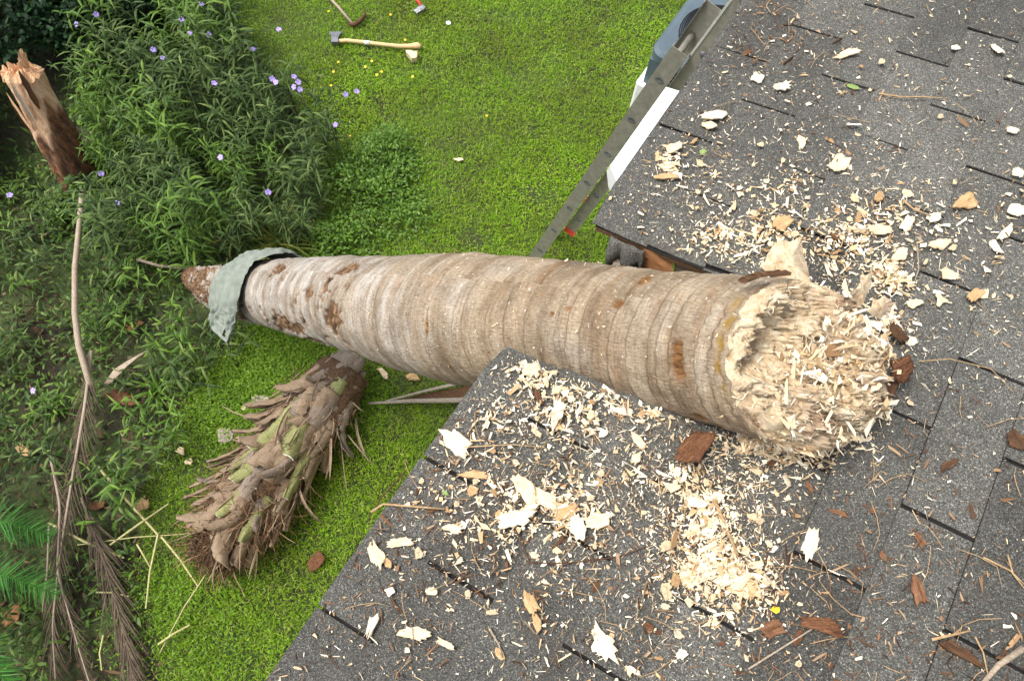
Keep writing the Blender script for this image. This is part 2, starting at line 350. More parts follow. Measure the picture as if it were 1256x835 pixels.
# near clumps are leafier and taller
L = np.where(clov, rng.uniform(.010, .026, n), rng.uniform(.02, .06, n)*(1+.5*np.clip(q, -.5, .8))); Wd = np.where(clov, rng.uniform(.005, .011, n), rng.uniform(.0018, .0040, n))
P[:, 2] = rng.uniform(0, .026, n)+.012*np.clip(q2[:n] if len(q2) == n else 0, 0, 1)
el = np.where(clov, rng.uniform(-.1, .8, n), rng.uniform(.3, 1.3, n))
blade_obj('lawn_grass', [blades(P, L, Wd, rng.uniform(0, 2*PI, n), el, rng.uniform(.1, .9, n))], M['grass'], label='bright green lawn of short grass and clover', cat='grass', kind='stuff')
# low ground cover in the bed
DARK = np.array([ground(*p)[:2] for p in [(-300, 330), (100, 360), (230, 470), (185, 640), (200, 900), (-300, 900)]])
P = scatter(150000, -9, 1.0, -3.5, 8.5); P = P[inside(P, BED) & inview(P, 150)]; P = P[~inside(P, DARK) | (rng.random(len(P)) < .85)]
q = patch(P, 1.6, 4); P = P[(q+rng.normal(0, .25, len(P))) > -.08]; n = len(P)
P[:, 2] = rng.uniform(0, .10, n)
blade_obj('undergrowth', [blades(P, rng.uniform(.03, .085, n), rng.uniform(.008, .022, n), rng.uniform(0, 2*PI, n), rng.uniform(-.2, 1.0, n), rng.uniform(.2, 1, n))], M['under'], label='dark leafy undergrowth covering the soil of the bed', cat='ground cover', kind='stuff')
# litter in the bed
P = scatter(60000, -9, 1.0, -3.5, 7); P = P[inside(P, BED) & inview(P, 100)]; P = P[inside(P, DARK) | (rng.random(len(P)) < .4)]; P[:, 2] = rng.uniform(.005, .05, len(P)); n = len(P)
blade_obj('leaf_litter', [blades(P, rng.lognormal(math.log(.035), .5, n), rng.lognormal(math.log(.008), .5, n), rng.uniform(0, 2*PI, n), rng.uniform(-.2, .3, n), rng.uniform(-.3, .3, n))], M['floor_litter'], label='brown dead leaves and bits lying over the garden bed', cat='leaf litter', kind='stuff')

# ------------------------------------------------------------ house and roof
def Rw(u, v):   # hand-laid courses drift a little
    U = 1.4*math.tanh(u/1.4); V = .9*math.tanh(v/.9)
    return (.0139+.9615*u+.0526*v-.0955*U*U-.0007*U*V-.0232*V*V, .0088-.0045*u+.9885*v-.008*U*U-.0655*U*V-.1223*V*V)
TW, EX = .3355, .1397
EAVE = -.435
lineA = (ruv(622, 417), ruv(868, 517)); lineB = (ruv(730, 268), ruv(900, 340)); VAP = ruv(900, 430)[1]
def sideof(l, p):
    (x0, y0), (x1, y1) = l; return (x1-x0)*(p[1]-y0)-(y1-y0)*(p[0]-x0)
sA = 1 if sideof(lineA, ruv(600, 600)) > 0 else -1; sB = 1 if sideof(lineB, ruv(900, 200)) > 0 else -1
def clip(poly, f):
    out = []
    for i in range(len(poly)):
        a = poly[i]; b = poly[(i+1) % len(poly)]; fa, fb = f(a), f(b)
        if fa >= 0: out.append(a)
        if fa*fb < 0: t = fa/(fa-fb); out.append((a[0]+(b[0]-a[0])*t, a[1]+(b[1]-a[1])*t))
    return out if len(out) > 2 else None
def pieces(poly, j=0.0):
    lenA = math.dist(*lineA); lenB = math.dist(*lineB)
    fA = lambda p: sA*sideof(lineA, p)/lenA + j; fB = lambda p: sB*sideof(lineB, p)/lenB + j; fV = lambda p: p[1]-VAP
    out = []
    a = clip(poly, fV)
    if a: out.append(a)
    r = clip(poly, lambda p: -fV(p))
    if r:
        a = clip(r, fA)
        if a: out.append(a)
        r2 = clip(r, lambda p: -fA(p))
        if r2:
            a = clip(r2, fB)
            if a: out.append(a)
    return out
def seg_d(p, l):
    (x0, y0), (x1, y1) = l; t = max(0, min(1, ((p[0]-x0)*(x1-x0)+(p[1]-y0)*(y1-y0))/((x1-x0)**2+(y1-y0)**2)))
    return math.hypot(p[0]-x0-t*(x1-x0), p[1]-y0-t*(y1-y0))
def sag(u, v):  # crushed edge bends down into the hole
    d = min(seg_d((u, v), lineA)*1.3, seg_d((u, v), lineB))
    f = max(0, min(1, (VAP+.1-v)/.35))
    return -.035*f*math.exp(-(d/.07)**2) + .0022*nz(u*3, v*3)+.001*nz(u*12, v*12, 5)
house = empty('house', rp(1, 1.5)*[1, 1, 0], 'single storey house with dark grey asphalt shingle roof broken open by the palm', 'house')
rf = MB(); TONE = []
def slab(mb, poly, hf, th, uvf=None):
    P3t = [rp(*p, hf(p)) for p in poly]; P3b = [rp(*p, hf(p)-th) for p in poly]; k = len(poly)
    mb.add(P3t+P3b, [list(range(k))]+[[i, i+k, (i+1) % k+k, (i+1) % k] for i in range(k)])
def area(p): return sum(p[i][0]*p[(i+1) % len(p)][1]-p[(i+1) % len(p)][0]*p[i][1] for i in range(len(p)))/2
U0, U1, V1 = -4.5, 4.2, 4.2
jr = -4
v0c = -4
for row in range(-4, 31):
    for kk in range(-15, 15):
        k = kk + (.5 if row % 2 else 0)
        u0 = k*TW + rng.normal(0, .0015); u1 = (k+1)*TW
        tone_ = float(np.clip(rng.normal(1, .11), .72, 1.25)); gap = .0062+.003*rng.random(); lift = rng.uniform(0, .0025) if rng.random() < .85 else rng.uniform(.003, .007); jit = rng.uniform(-.012, .016)
        dv = rng.normal(0, .0006)
        for a in range(3):
            for b in range(2):
                ua = u0+gap/2+(u1-u0-gap)*a/3; ub = u0+gap/2+(u1-u0-gap)*(a+1)/3
                va = row*EX+(dv if b == 0 else 0)+EX*b/2; vb = row*EX+EX*(b+1)/2
                if b == 0 and row == -4: va = row*EX
                poly = [Rw(ua, va), Rw(ub, va), Rw(ub, vb), Rw(ua, vb)]
                poly = clip(poly, lambda p: p[1]-EAVE)
                if not poly: continue
                if poly[0][0] > U1 or poly[0][0] < U0 or poly[0][1] > V1: continue
                for pc in pieces(poly, jit):
                    if abs(area(pc)) < 2e-6: continue
                    if area(pc) < 0: pc = pc[::-1]
                    vl = Rw((u0+u1)/2, row*EX)[1]; vh_ = Rw((u0+u1)/2, row*EX+EX)[1]
                    def hf(p):
                        f = (p[1]-vl)/(vh_-vl)
                        return .0070+lift*(1-f)-.0052*min(1, max(0, f))+sag(*p)
                    nf_ = len(rf.F); slab(rf, pc, hf, .0045); TONE += [tone_]*(len(rf.F)-nf_)
o = rf.build('roof_shingles', M['shingle'], house)
if len(o.data.polygons) == len(TONE): a_ = o.data.attributes.new('tone', 'FLOAT', 'FACE'); a_.data.foreach_set('value', np.array(TONE, np.float32))
else: print('TONE mismatch', len(TONE), len(o.data.polygons))
dk = MB(); dk2 = MB()
gu = np.arange(U0, U1, .12); gv = np.r_[EAVE+.008, np.arange(-.36, V1, .12)]
for i in range(len(gu)-1):
    for j in range(len(gv)-1):
        poly = [(gu[i], gv[j]), (gu[i+1], gv[j]), (gu[i+1], gv[j+1]), (gu[i], gv[j+1])]
        for pc in pieces(poly, -.004):
            if abs(area(pc)) < 2e-6: continue
            if area(pc) < 0: pc = pc[::-1]
            slab(dk, pc, lambda p: -.002+sag(*p)*1.0, .003)
            slab(dk2, pc, lambda p: -.0052+sag(*p)*1.0, .016)
dk.build('roofing_felt', M['felt'], house); dk2.build('roof_deck', M['deck'], house)
# soffit, fascia, walls, rafters
uA0 = lineA[0][0]; uB0 = lineB[0][0]
def rbox(mb, u0, u1, v0, v1, h0, h1):
    mb.box(rp((u0+u1)/2, (v0+v1)/2, (h0+h1)/2), RU_, RV_, NN, (u1-u0)/2, (v1-v0)/2, (h1-h0)/2)
f_ = MB(); rbox(f_, U0, uA0-.03, EAVE+.012, EAVE+.032, -.17, -.024); rbox(f_, uB0+.16, U1, EAVE+.012, EAVE+.032, -.17, -.024); f_.build('fascia', M['white'], house)
for k in range(-7, 8):
    u = k*.6+.08
    r_ = MB(); vlo = EAVE+.034 if not (uA0-.05 < u < uB0+.05) else VAP+.03
    rbox(r_, u-.02, u+.02, vlo, 3.9, -.16, -.023); r_.build('rafter', M['grey_wood'], house)
eb = rp(0, .05, -.17); wb = MB(); zt = eb[2]-.02; X0 = rp(0, .34)[0]
wb.box(((X0+5.5)/2, .2, zt/2), np.array([1., 0, 0]), np.array([0, 1., 0]), np.array([0, 0, 1.]), (5.5-X0)/2, 4.2, zt/2)
wb.build('wall', M['stucco'], house)
# gutter remnant on the eave
g_ = MB(); ug0 = ruv(757, 222)[0]; ug1 = ruv(838, 112)[0]
pts = [(EAVE-.001, -.004), (EAVE-.042, -.006), (EAVE-.060, -.05), (EAVE-.05, -.10), (EAVE-.001, -.10)]
ring = lambda u, sk: [rp(u+sk*(EAVE-v)*1.0, v, h) for v, h in pts]
a_ = ring(ug0, .9); b_ = ring(ug1, 0); V = a_+b_; k = len(pts)
g_.add(V, [[i, (i+1) % k, (i+1) % k+k, i+k] for i in range(k)]+[list(range(k))[::-1], list(range(k, 2*k))])
g_.build('gutter', M['white'], house)
# torn edge: hanging shingle flap, split plywood, rafter stub
fl = MB(); n1 = 16
fpx = [(752, 283), (758, 286), (764, 289), (771, 292), (778, 295), (786, 298), (794, 302)]
top = [onroof(x, y, -.02) for x, y in fpx]; 
Vf = []; kk = len(top)
for i, p in enumerate(top):
    for j in range(5):
        t = j/4; Vf.append(p - RU_*(.004+.035*t*(.7+.6*math.sin(i*2.1))) - NN*(.02+.07*t*t) + NN*.01*nz(i*.9, j*.7)+RV_*.015*nz(i, j*1.3, 3))
fl.add(Vf, [[i*5+j, (i+1)*5+j, (i+1)*5+j+1, i*5+j+1] for i in range(kk-1) for j in range(4)])
o = fl.build('torn_shingle_flap', M['shingle'], house, True); o.modifiers.new('thick', 'SOLIDIFY').thickness = .006
def shard(mb, pts, th, nvec):
    pts = [np.asarray(p) for p in pts]; k = len(pts); nvec = nrm(nvec)
    mb.add(pts+[p-nvec*th for p in pts], [list(range(k)), list(range(k, 2*k))[::-1]]+[[i, i+k, (i+1) % k+k, (i+1) % k] for i in range(k)])
def R3(px, py, h): return onroof(px, py, h)
s_ = MB(); shard(s_, [R3(772, 309, -.05), R3(790, 305, -.04), R3(824, 317, -.05), R3(826, 342, -.10), R3(800, 340, -.13), R3(778, 332, -.12)], .012, NN); s_.build('broken_plywood', M['orange_wood'], house)
s_ = MB(); shard(s_, [R3(829, 315, -.05), R3(852, 322, -.05), R3(880, 336, -.09), R3(872, 350, -.13), R3(828, 345, -.13)], .03, NN); s_.build('splintered_board', M['grey_wood'], house)
s_ = MB(); shard(s_, [R3(750, 300, -.10), R3(758, 300, -.10), R3(762, 330, -.10), R3(752, 330, -.10)], .03, NN); s_.build('splintered_board', M['grey_wood'], house)

# ------------------------------------------------------------ fallen palm trunk
E_ = at(990, 440, 1.30); Lp = np.array([-2.98, .745, .17])
AX = nrm(E_-Lp); TL = np.linalg.norm(E_-Lp); E1 = nrm(np.array([0, 1., 0])-AX*AX[1]); E2 = np.cross(AX, E1); E2 = E2 if E2[2] > 0 else -E2
trunk = empty('fallen_palm', Lp, 'thick ringed palm trunk fallen across the lawn onto the roof with a torn pale end', 'fallen palm')
RS = np.array([0, .08, .16, .26, .36, .46, .56, .66, .76, .86, .93, 1.0]); RR = np.array([.086, .107, .136, .160, .169, .181, .189, .199, .203, .168, .153, .158])
RO = np.array([-.0305, -.049, -.074, -.063, -.050, -.042, -.035, -.038, -.026, .0, -.004, -.015])
rings = []; x = 0.0
while x < TL+.3:
    x += rng.uniform(.032, .088) if x > 1.0 else rng.uniform(.022, .04); rings.append((x, rng.uniform(-.012, .012), rng.uniform(0, 6.28), max(.12, rng.normal(.75, .45))))
rings = np.array(rings)
def trunk_rad(s, th):
    r = np.interp(s/TL, RS, RR)
    pos = rings[:, 0]+rings[:, 1]*math.cos(th+rings[1, 2])+.006*math.sin(2*th+3)*1
    i = np.searchsorted(pos, s); i = min(max(i, 1), len(pos)-1); a, b = pos[i-1], pos[i]; f = (s-a)/max(b-a, 1e-3)
    saw = .0032*rings[i, 3]*(math.sin(f*PI)**.6 if 0 < f < 1 else 0)
    gr = math.exp(-(min(f, 1-f)*(b-a)/.0035)**2)*min(1, rings[i if f > .5 else i-1, 3])
    return r, saw, gr
NT, NA = 900, 176
SC = []   # scars: (px,py) -> (s, theta, ds, dth, depth)
def to_st(px, py):
    d = ray(px, py)   # meet the sight line with a cylinder of the local radius
    s = None; r = .19
    o_ = CAM-Lp
    for _ in range(8):
        dp = d-AX*(d@AX); op = o_-AX*(o_@AX); a = dp@dp; b = 2*dp@op; c = op@op-r*r; D = max(0, b*b-4*a*c); t = (-b-math.sqrt(D))/(2*a)
        p = CAM+d*t; s = (p-Lp)@AX; r = float(np.interp(s/TL, RS, RR)); o_ = CAM-Lp-E1*float(np.interp(s/TL, RS, RO))
    q = p-Lp-AX*s-E1*float(np.interp(s/TL, RS, RO)); return s, math.atan2(q@E1, q@E2)
ss = np.linspace(0, TL, NT); ths = np.linspace(0, 2*PI, NA, endpoint=False)
SCARS = [(*to_st(838, 445), .022, .30, 'scar', .010), (*to_st(842, 452), .008, .13, 'scar', .012), (*to_st(757, 370), .017, .09, 'scar', .012), (*to_st(790, 345), .018, .14, 'scar', -.003), (*to_st(860, 512), .018, .09, 'scar', .004),
         (*to_st(676, 384), .008, .05, 'scar', .005), (*to_st(697, 378), .008, .04, 'scar', .004), (*to_st(600, 431), .008, .03, 'scar', 0), (*to_st(522, 400), .012, .18, 'scar', .002), (*to_st(820, 508), .01, .05, 'scar', .003)]
PEEL = [(*to_st(392, 420), .26, .36), (*to_st(352, 400), .20, .30), (*to_st(425, 330), .07, .22), (*to_st(405, 390), .09, .45), (*to_st(340, 330), .12, .2), (*to_st(375, 360), .06, .2), (*to_st(500, 455), .25, .15), (*to_st(240, 345), .45, 9.0), (*to_st(455, 445), .22, .12), (*to_st(300, 390), .1, .3), (*to_st(398, 350), .03, .25)]
S_, TH_ = np.meshgrid(ss, ths, indexing='ij')
radius = np.interp(S_/TL, RS, RR); groove = np.zeros_like(S_); scar = np.zeros_like(S_); peel = np.zeros_like(S_); grey = np.zeros_like(S_); green = np.zeros_like(S_)
for j, th in enumerate(ths):
    pos = rings[:, 0]+rings[:, 1]*math.cos(th)+.014*np.sin(th+rings[:, 2]*.15)+.005*np.array([nz(r[2]*9, math.cos(th)*2.2, math.sin(th)*2.2) for r in rings])
    i = np.clip(np.searchsorted(pos, ss), 1, len(pos)-1); a, b = pos[i-1], pos[i]; d = np.maximum(b-a, .004); f = np.clip((ss-a)/d, 0, 1)
    mod = .45+1.1*abs(nz(math.cos(th)*1.5+7, math.sin(th)*1.5)); am = rings[i, 3]; near = np.where(f > .5, rings[i, 3], rings[i-1, 3])*(mod+.35*np.array([nz(x_*7, math.cos(th)*3, math.sin(th)*3) for x_ in ss]))*1.3
    radius[:, j] += .0044*am*np.sin(f*PI)**.5 - .0052*f*am
    groove[:, j] = np.exp(-(np.minimum(f, 1-f)*d/.0034)**2)*np.clip(near, 0, 1)
    cx, sx = math.cos(th), math.sin(th)
    for k in range(NT):
        s0 = ss[k]; R0 = radius[k, j]
        q = nz(s0*9, cx*1.6, sx*1.6); radius[k, j] += .005*q+.0022*nz(s0*38, cx*7, sx*7)
        tg = 1-min(1, max(0, (s0/TL-.58)/.24)); grey[k, j] = min(1, max(0, tg+.5*nz(s0*5, cx*2, sx*2+4)))
        if s0 < 3.0:
            pm = nz(s0*15, cx*3.4+3, sx*3.4)+.55*nz(s0*44, cx*9, sx*9)
            pv = 0
            for (s1, t1, a1, b1) in PEEL:
                dt = (th-t1+PI) % (2*PI)-PI; pv = max(pv, math.exp(-((s0-s1)/a1)**2-(dt/b1)**2))
            v = pv*1.1+pm*.9+.3*nz(s0*50, cx*12, sx*12)-.48; v = min(1, max(0, v*6)); v = max(v, min(1, max(0, (.52-s0+.25*nz(s0*14, cx*3, sx*3))*9))); peel[k, j] = v; radius[k, j] -= .011*v*(1+.8*nz(s0*30, cx*12, sx*12))
            if s0 < 2.4: radius[k, j] += (.006*nz(s0*60, cx*9, sx*9)+.006*nz(s0*22, cx*14, sx*14))*(1-s0/2.4)
for (s1, t1, a1, b1, kind, dep) in SCARS:
    dt = (TH_-t1+PI) % (2*PI)-PI; 
    jn = np.array([[nz(x_*60, y_*14, s1) for y_ in ths] for x_ in ss[::4]]).repeat(4, 0)[:NT]; v = np.clip(3.2*np.exp(-((S_-s1)/a1)**2-(dt/b1)**2)-1.1+1.2*jn*(np.exp(-((S_-s1)/a1/1.5)**2-(dt/b1/1.5)**2)), 0, 1); scar = np.maximum(scar, v); radius -= dep*v
def endoff(th): return -.062*math.cos(th)+.02*math.sin(th)+.014*nz(math.cos(th)*3, math.sin(th)*3)+.012*nz(math.cos(th)*11, math.sin(th)*11, 4)
eo = np.array([endoff(t) for t in ths]); sm = np.clip((ss-(TL-.35))/.35, 0, 1)**2
SF = S_+sm[:, None]*eo[None, :]
dd = TL+eo[None, :]-SF
green = np.clip(1-np.abs(dd-.016)/.012, 0, 1)*np.clip((np.cos(TH_+.45)-.72)*5, 0, 1)*np.clip(.7+np.sin(TH_*23)*.4, 0, 1)
flare = 1+.0*dd
P3 = Lp+AX*SF[..., None]+E1*np.interp(S_/TL, RS, RO)[..., None]+(E2*np.cos(TH_)[..., None]+E1*np.sin(TH_)[..., None])*radius[..., None]
idx = np.arange(NT*NA).reshape(NT, NA); nx = np.roll(idx, -1, 1)
Fq = np.stack([idx[:-1], nx[:-1], nx[1:], idx[1:]], -1).reshape(-1, 4)
me = mesh_np('bark', P3.reshape(-1, 3), Fq, True)
uvl = me.uv_layers.new(name='UVMap'); li = np.zeros(len(me.loops), np.int32); me.loops.foreach_get('vertex_index', li)
uu = SF.reshape(-1)[li]; tt = TH_.reshape(-1)[li]
tt = np.where((tt < .1) & (np.repeat(np.tile(np.arange(NA), NT-1), 4) == NA-1), 2*PI, tt)
uvl.data.foreach_set('uv', np.stack([uu, tt*.19], 1).astype(np.float32).ravel())
for nm, arr in (('groove', groove), ('scar', scar), ('peel', peel), ('grey', grey), ('green', green)):
    a = me.attributes.new(nm, 'FLOAT', 'POINT'); a.data.foreach_set('value', arr.reshape(-1).astype(np.float32))
link('bark', me, M['bark'], trunk)
r0_ = P3[0]; c0_ = r0_.mean(0)-AX*.03; link('base_end', mesh_np('base_end', list(r0_)+[c0_+(p_-c0_)*.5+AX*.02*nz(i_, 0) for i_, p_ in enumerate(r0_)]+[c0_], [[i_, (i_+1) % NA, (i_+1) % NA+NA, i_+NA] for i_ in range(NA)]+[[i_+NA, (i_+1) % NA+NA, 2*NA] for i_ in range(NA)]), M['bark_dark'], trunk)
# torn end face: rough pith, hollow on the upper side
rim = P3[-1]; cen = rim.mean(0); NR = 110; V = []
for i in range(NR+1):
    rho = 1-i/NR
    for j in range(NA):
        p = cen+(rim[j]-cen)*rho; x = rho*math.cos(ths[j]); y = rho*math.sin(ths[j]); k = 1-rho**14
        dv_, pv_ = mnoise.voronoi(Vector((x*3.6+.5*nz(x*4, y*4, 7), y*5.2+.5*nz(x*4, y*4, 3), 1.3))); c1 = math.sin(pv_[0].x*91.7+pv_[0].y*47.3)*.5+.5
        dw_, pw_ = mnoise.voronoi(Vector((x*9+nz(x*7, y*7), y*13, 5.1))); c2 = math.sin(pw_[0].x*71.7+pw_[0].y*37.3)*.5+.5
        h = .026*nz(x*2.2, y*2.2, 2)+.030*c1+.014*c2-.012*max(0, 1-(dv_[1]-dv_[0])*9)+.012*nz(x*22, y*40, 5)+.007*nz(x*55, y*70, 2)
        bowl = -.078*math.exp(-((x-.55)/.24)**2-((y+.02)/.62)**2)+.015-.03*math.exp(-((x+.15)/.25)**2-((y-.1)/.3)**2)+.028*math.exp(-((x+.55)/.3)**2-(y/.6)**2)
        V.append(p+AX*(k*(h+bowl)-.002*(i > 0)))
idx = np.arange((NR+1)*NA).reshape(NR+1, NA); nx = np.roll(idx, -1, 1)
link('broken_end', mesh_np('broken_end', V, np.stack([idx[:-1], nx[:-1], nx[1:], idx[1:]], -1).reshape(-1, 4), True), M['pith'], trunk)
endV = np.array(V)
def slab3(mb, pts, nv, th, curl=0):
    pts = [np.asarray(p, float) for p in pts]; q_ = []
    for a_, b_ in zip(pts, pts[1:]+pts[:1]):
        L_ = np.linalg.norm(b_-a_); q_.append(a_)
        for t_ in (.25, .5, .75): q_.append(a_+(b_-a_)*t_+rng.normal(0, .045*L_, 3))
    pts = q_; c = sum(pts)/len(pts); nv = nrm(nv); k = len(pts)
    mid = [c+(p-c)*.55+nv*curl*.6 for p in pts]; top = pts+mid+[c+nv*curl]; bot = [p-nv*th for p in pts]
    Fc = [[i, (i+1) % k, (i+1) % k+k, i+k] for i in range(k)]+[[i+k, (i+1) % k+k, 2*k] for i in range(k)]
    Fc += [[2*k+1+i for i in range(k)][::-1]]+[[i, i+2*k+1, (i+1) % k+2*k+1, (i+1) % k] for i in range(k)]
    mb.add(top+bot, Fc)
# fibres standing round the rim
fb = MB()
for _ in range(420):
    j = int(rng.integers(NA)); th = ths[j]
    if math.cos(th) > .45 and rng.random() < .8: continue
    rr = rng.uniform(.82, 1.0); p = cen+(rim[j]-cen)*rr-AX*.01
    out = E2*math.cos(th)+E1*math.sin(th); d = nrm(AX*rng.uniform(.5, 1)+out*rng.uniform(-.2, .65)+rng.normal(0, .25, 3))
    L = rng.uniform(.008, .034)*(1.3 if math.cos(th) < -.3 else .8); sd_ = nrm(np.cross(d, rng.normal(0, 1, 3))); wdt = rng.choice([.0006, .001, .003])
    fb.strip([p, p+d*L*.5+rng.normal(0, .003, 3), p+d*L], [wdt, wdt*.8, wdt*.15], sd_, .4)
tag(fb.build('torn_fibres', M['shavings'], trunk), kind='stuff')
for i in range(64):   # torn slabs of the rim, mostly on the far and upper side
    th = rng.normal(PI+.35, 1.0); j = int((th % (2*PI))/(2*PI)*NA) % NA; th = ths[j]; out = E2*math.cos(th)+E1*math.sin(th); tg_ = np.cross(AX, out)
    p = cen+(rim[j]-cen)*rng.uniform(.84, 1.0)-AX*.008; L = rng.uniform(.012, .044); w_ = rng.uniform(.007, .022); d = nrm(AX*rng.uniform(.6, 1)+out*rng.uniform(-.1, .5)+tg_*rng.normal(0, .3))
    m = MB(); slab3(m, [p-tg_*w_, p+tg_*w_, p+tg_*w_*.8+d*L*.7, p+tg_*w_*.2+d*L, p-tg_*w_*.5+d*L*.8], out*.4+d*.1+NN*.3, .0035, .002); m.build('rim_sliver', M['pith' if i % 3 else 'chip'], trunk)
hb = MB()
for _ in range(1700):  # matted fibre on the face
    kq = int(rng.integers(len(endV))); p = endV[kq]+AX*.001; d = nrm(rng.normal(0, 1, 3)+AX*.35); c_ = rng.normal(0, .6, 3); L = rng.uniform(.005, .02); d2_ = nrm(d+c_*.6)
    q_ = [p, p+d*L*.5, p+d*L*.5+d2_*L*.5]; wd_ = rng.uniform(.0004, .0011); hb.strip(q_, [wd_, wd_, wd_*.4], nrm(np.cross(d, rng.normal(0, 1, 3))), .3)
tag(hb.build('matted_fibres', M['shavings'], trunk), kind='stuff')
# tall shard at the top of the rim
sp_ = MB(); zz = 1.36
slab3(sp_, [at(934, 328, zz-.02), at(944, 308, zz), at(958, 293, zz), at(968, 297, zz), at(985, 289, zz+.01), at(984, 300, zz+.01), at(990, 325, zz), at(999, 356, zz-.02), at(972, 362, zz-.03), at(955, 345, zz-.03)], -ray(960, 320), .012, .012)
slab3(sp_, [at(965, 300, zz-.01), at(972, 312, zz-.015), at(995, 352, zz-.03), at(980, 350, zz-.03), at(966, 325, zz-.02)], -ray(960, 320), .006, .006)
sp_.build('splinter', M['pith'], trunk)
sp_ = MB(); slab3(sp_, [at(1040, 365, 1.33), at(1055, 340, 1.35), at(1070, 333, 1.36), at(1068, 352, 1.36), at(1052, 378, 1.35)], -ray(1050, 350), .01, .01)
slab3(sp_, [at(1062, 380, 1.34), at(1085, 362, 1.36), at(1098, 372, 1.37), at(1080, 392, 1.36)], -ray(1050, 350), .01, .01)
slab3(sp_, [at(1068, 418, 1.34), at(1092, 415, 1.37), at(1090, 436, 1.37), at(1075, 440, 1.36)], -ray(1050, 350), .01, .01)
sp_.build('splinter', M['pith'], trunk)
sp_ = MB(); slab3(sp_, [at(905, 343, 1.26), at(925, 334, 1.26), at(955, 330, 1.27), at(971, 334, 1.27), at(970, 338, 1.27), at(935, 340, 1.25), at(908, 347, 1.25)], -ray(940, 335), .004, .003)
o = sp_.build('bark_strip', M['bark_dark'], None); tag(o, 'curved dark strip of bark lying on top of the trunk beside its torn end', 'bark strip')

# ------------------------------------------------------------ chips and shavings
lineM = [(lineA[1][0]+lineB[1][0])/2, VAP]
def roof_ok(u, v):
    if v < EAVE+.01: return False
    if v > VAP: return True
    return sA*sideof(lineA, (u, v)) > .006 or sB*sideof(lineB, (u, v)) > .006
def in_trunk(p, m=.0):
    s0 = (p-Lp)@AX; q = p-Lp-AX*s0-E1*float(np.interp(s0/TL, RS, RO)); r = float(np.interp(s0/TL, RS, RR))
    return s0 < TL-.062*(q@E2)/r*1.0+.0 and np.linalg.norm(q) < r+m
def chipmesh(L, Wd, th, style='flake', seed=0):
    r = np.random.default_rng(seed); k = 26; m = MB(); ang = np.arange(k)*2*PI/k
    fr = .22 if style == 'ragged' else .12
    nc = int(r.integers(4, 7)); ca = np.sort((np.arange(nc)+r.uniform(-.3, .3, nc))*2*PI/nc); rot = r.uniform(0, PI)
    poly_r = np.array([min(1/max(.28, math.cos((a_-(c_+0))-0)) for c_ in ca if math.cos(a_-c_) > 0.28) if any(math.cos(a_-c_) > .28 for c_ in ca) else 1.2 for a_ in ang]); poly_r /= poly_r.mean()
    rad = poly_r*(1+fr*r.normal(0, 1, k)*.45)
    if style == 'fan': rad *= np.where(np.cos(ang) > 0, 1.05+.15*(np.arange(k) % 2), .75)
    if style in ('ragged', 'fan'): rad *= 1+np.abs(np.cos(ang))**2*r.uniform(0, .45, k)*(np.arange(k) % 2)
    if style == 'tri': rad *= 1/(.55+.45*np.abs(np.cos(1.5*ang)))*.75
    x = np.cos(ang)*rad*L/2; y = np.sin(ang)*rad*Wd/2
    if style == 'fan': y *= (.55+.5*(x/L+.5))
    curl = r.uniform(.05, .22)*Wd; bend = r.uniform(-.6, 1.2)/max(L, .01)
    def z(x_, y_): return th*.5+curl*(1-(2*y_/Wd)**2*.8)*.6+bend*x_*x_*.25+.16*Wd*nz(x_*40, y_*110, seed)+.09*Wd*nz(x_*110, y_*420, seed)
    V = []
    for f in (1.0, .78, .5, .22):
        for i in range(k): V.append((x[i]*f, y[i]*f, z(x[i]*f, y[i]*f)))
    V.append((0, 0, z(0, 0)))
    nV = len(V); V += [(a, b, c-th) for a, b, c in V]; Fc = []
    for l in range(3):
        for i in range(k):
            j = (i+1) % k; Fc.append([l*k+i, l*k+j, (l+1)*k+j, (l+1)*k+i]); Fc.append([nV+l*k+i, nV+(l+1)*k+i, nV+(l+1)*k+j, nV+l*k+j])
    for i in range(k):
        j = (i+1) % k; Fc.append([3*k+i, 3*k+j, 4*k]); Fc.append([nV+3*k+j, nV+3*k+i, nV+4*k]); Fc.append([i, nV+i, nV+j, j])
    V = np.array(V); V[:, 2] -= V[:, 2].min(); m.add(V, Fc); return m
def frame(p, xdir, nv):
    z = nrm(nv); x = nrm(xdir-z*(xdir@z)); y = np.cross(z, x); m = Matrix((x, y, z)).transposed().to_4x4(); m.translation = Vector(p); return m
def sag_p(px, py): u, v = ruv(px, py); return .009+sag(u, v)
def put(name, px, py, Lp_, Wp, ang, style, mt, label, cat='wood chip', th=.003, group=None, lift=0, g=False, seed=None, tilt=.12):
    if not g: Lp_, Wp = Lp_*.86, Wp*.86
    if mt in ('bark_red', 'bark_dark', 'leaf_brown') and Lp_ < 45: Lp_, Wp = Lp_*.85, Wp*.8
    a = math.radians(ang); dx, dy = math.cos(a)*Lp_/2, math.sin(a)*Lp_/2
    fn = ground if g else onroof; h = .035 if g else sag_p(px, py)+.001+lift
    p = fn(px, py, h); d = fn(px+dx, py-dy, h)-fn(px-dx, py+dy, h); wv = fn(px-dy/Lp_*Wp, py-dx/Lp_*Wp, h)-fn(px+dy/Lp_*Wp, py+dx/Lp_*Wp, h)
    nv = np.array([0, 0, 1.]) if g else NN
    sd0 = seed if seed is not None else int(px*7+py*13)
    me = chipmesh(np.linalg.norm(d), max(np.linalg.norm(wv), .003), th, style, sd0).mesh(name, True)
    rr = np.random.default_rng(sd0); me.materials.append(M[mt]); o = bpy.data.objects.new(name, me); C.objects.link(o)
    o.matrix_world = frame(p, d, nv+rr.normal(0, tilt, 3)*np.array([1, 1, 0])); return tag(o, label, cat, group)
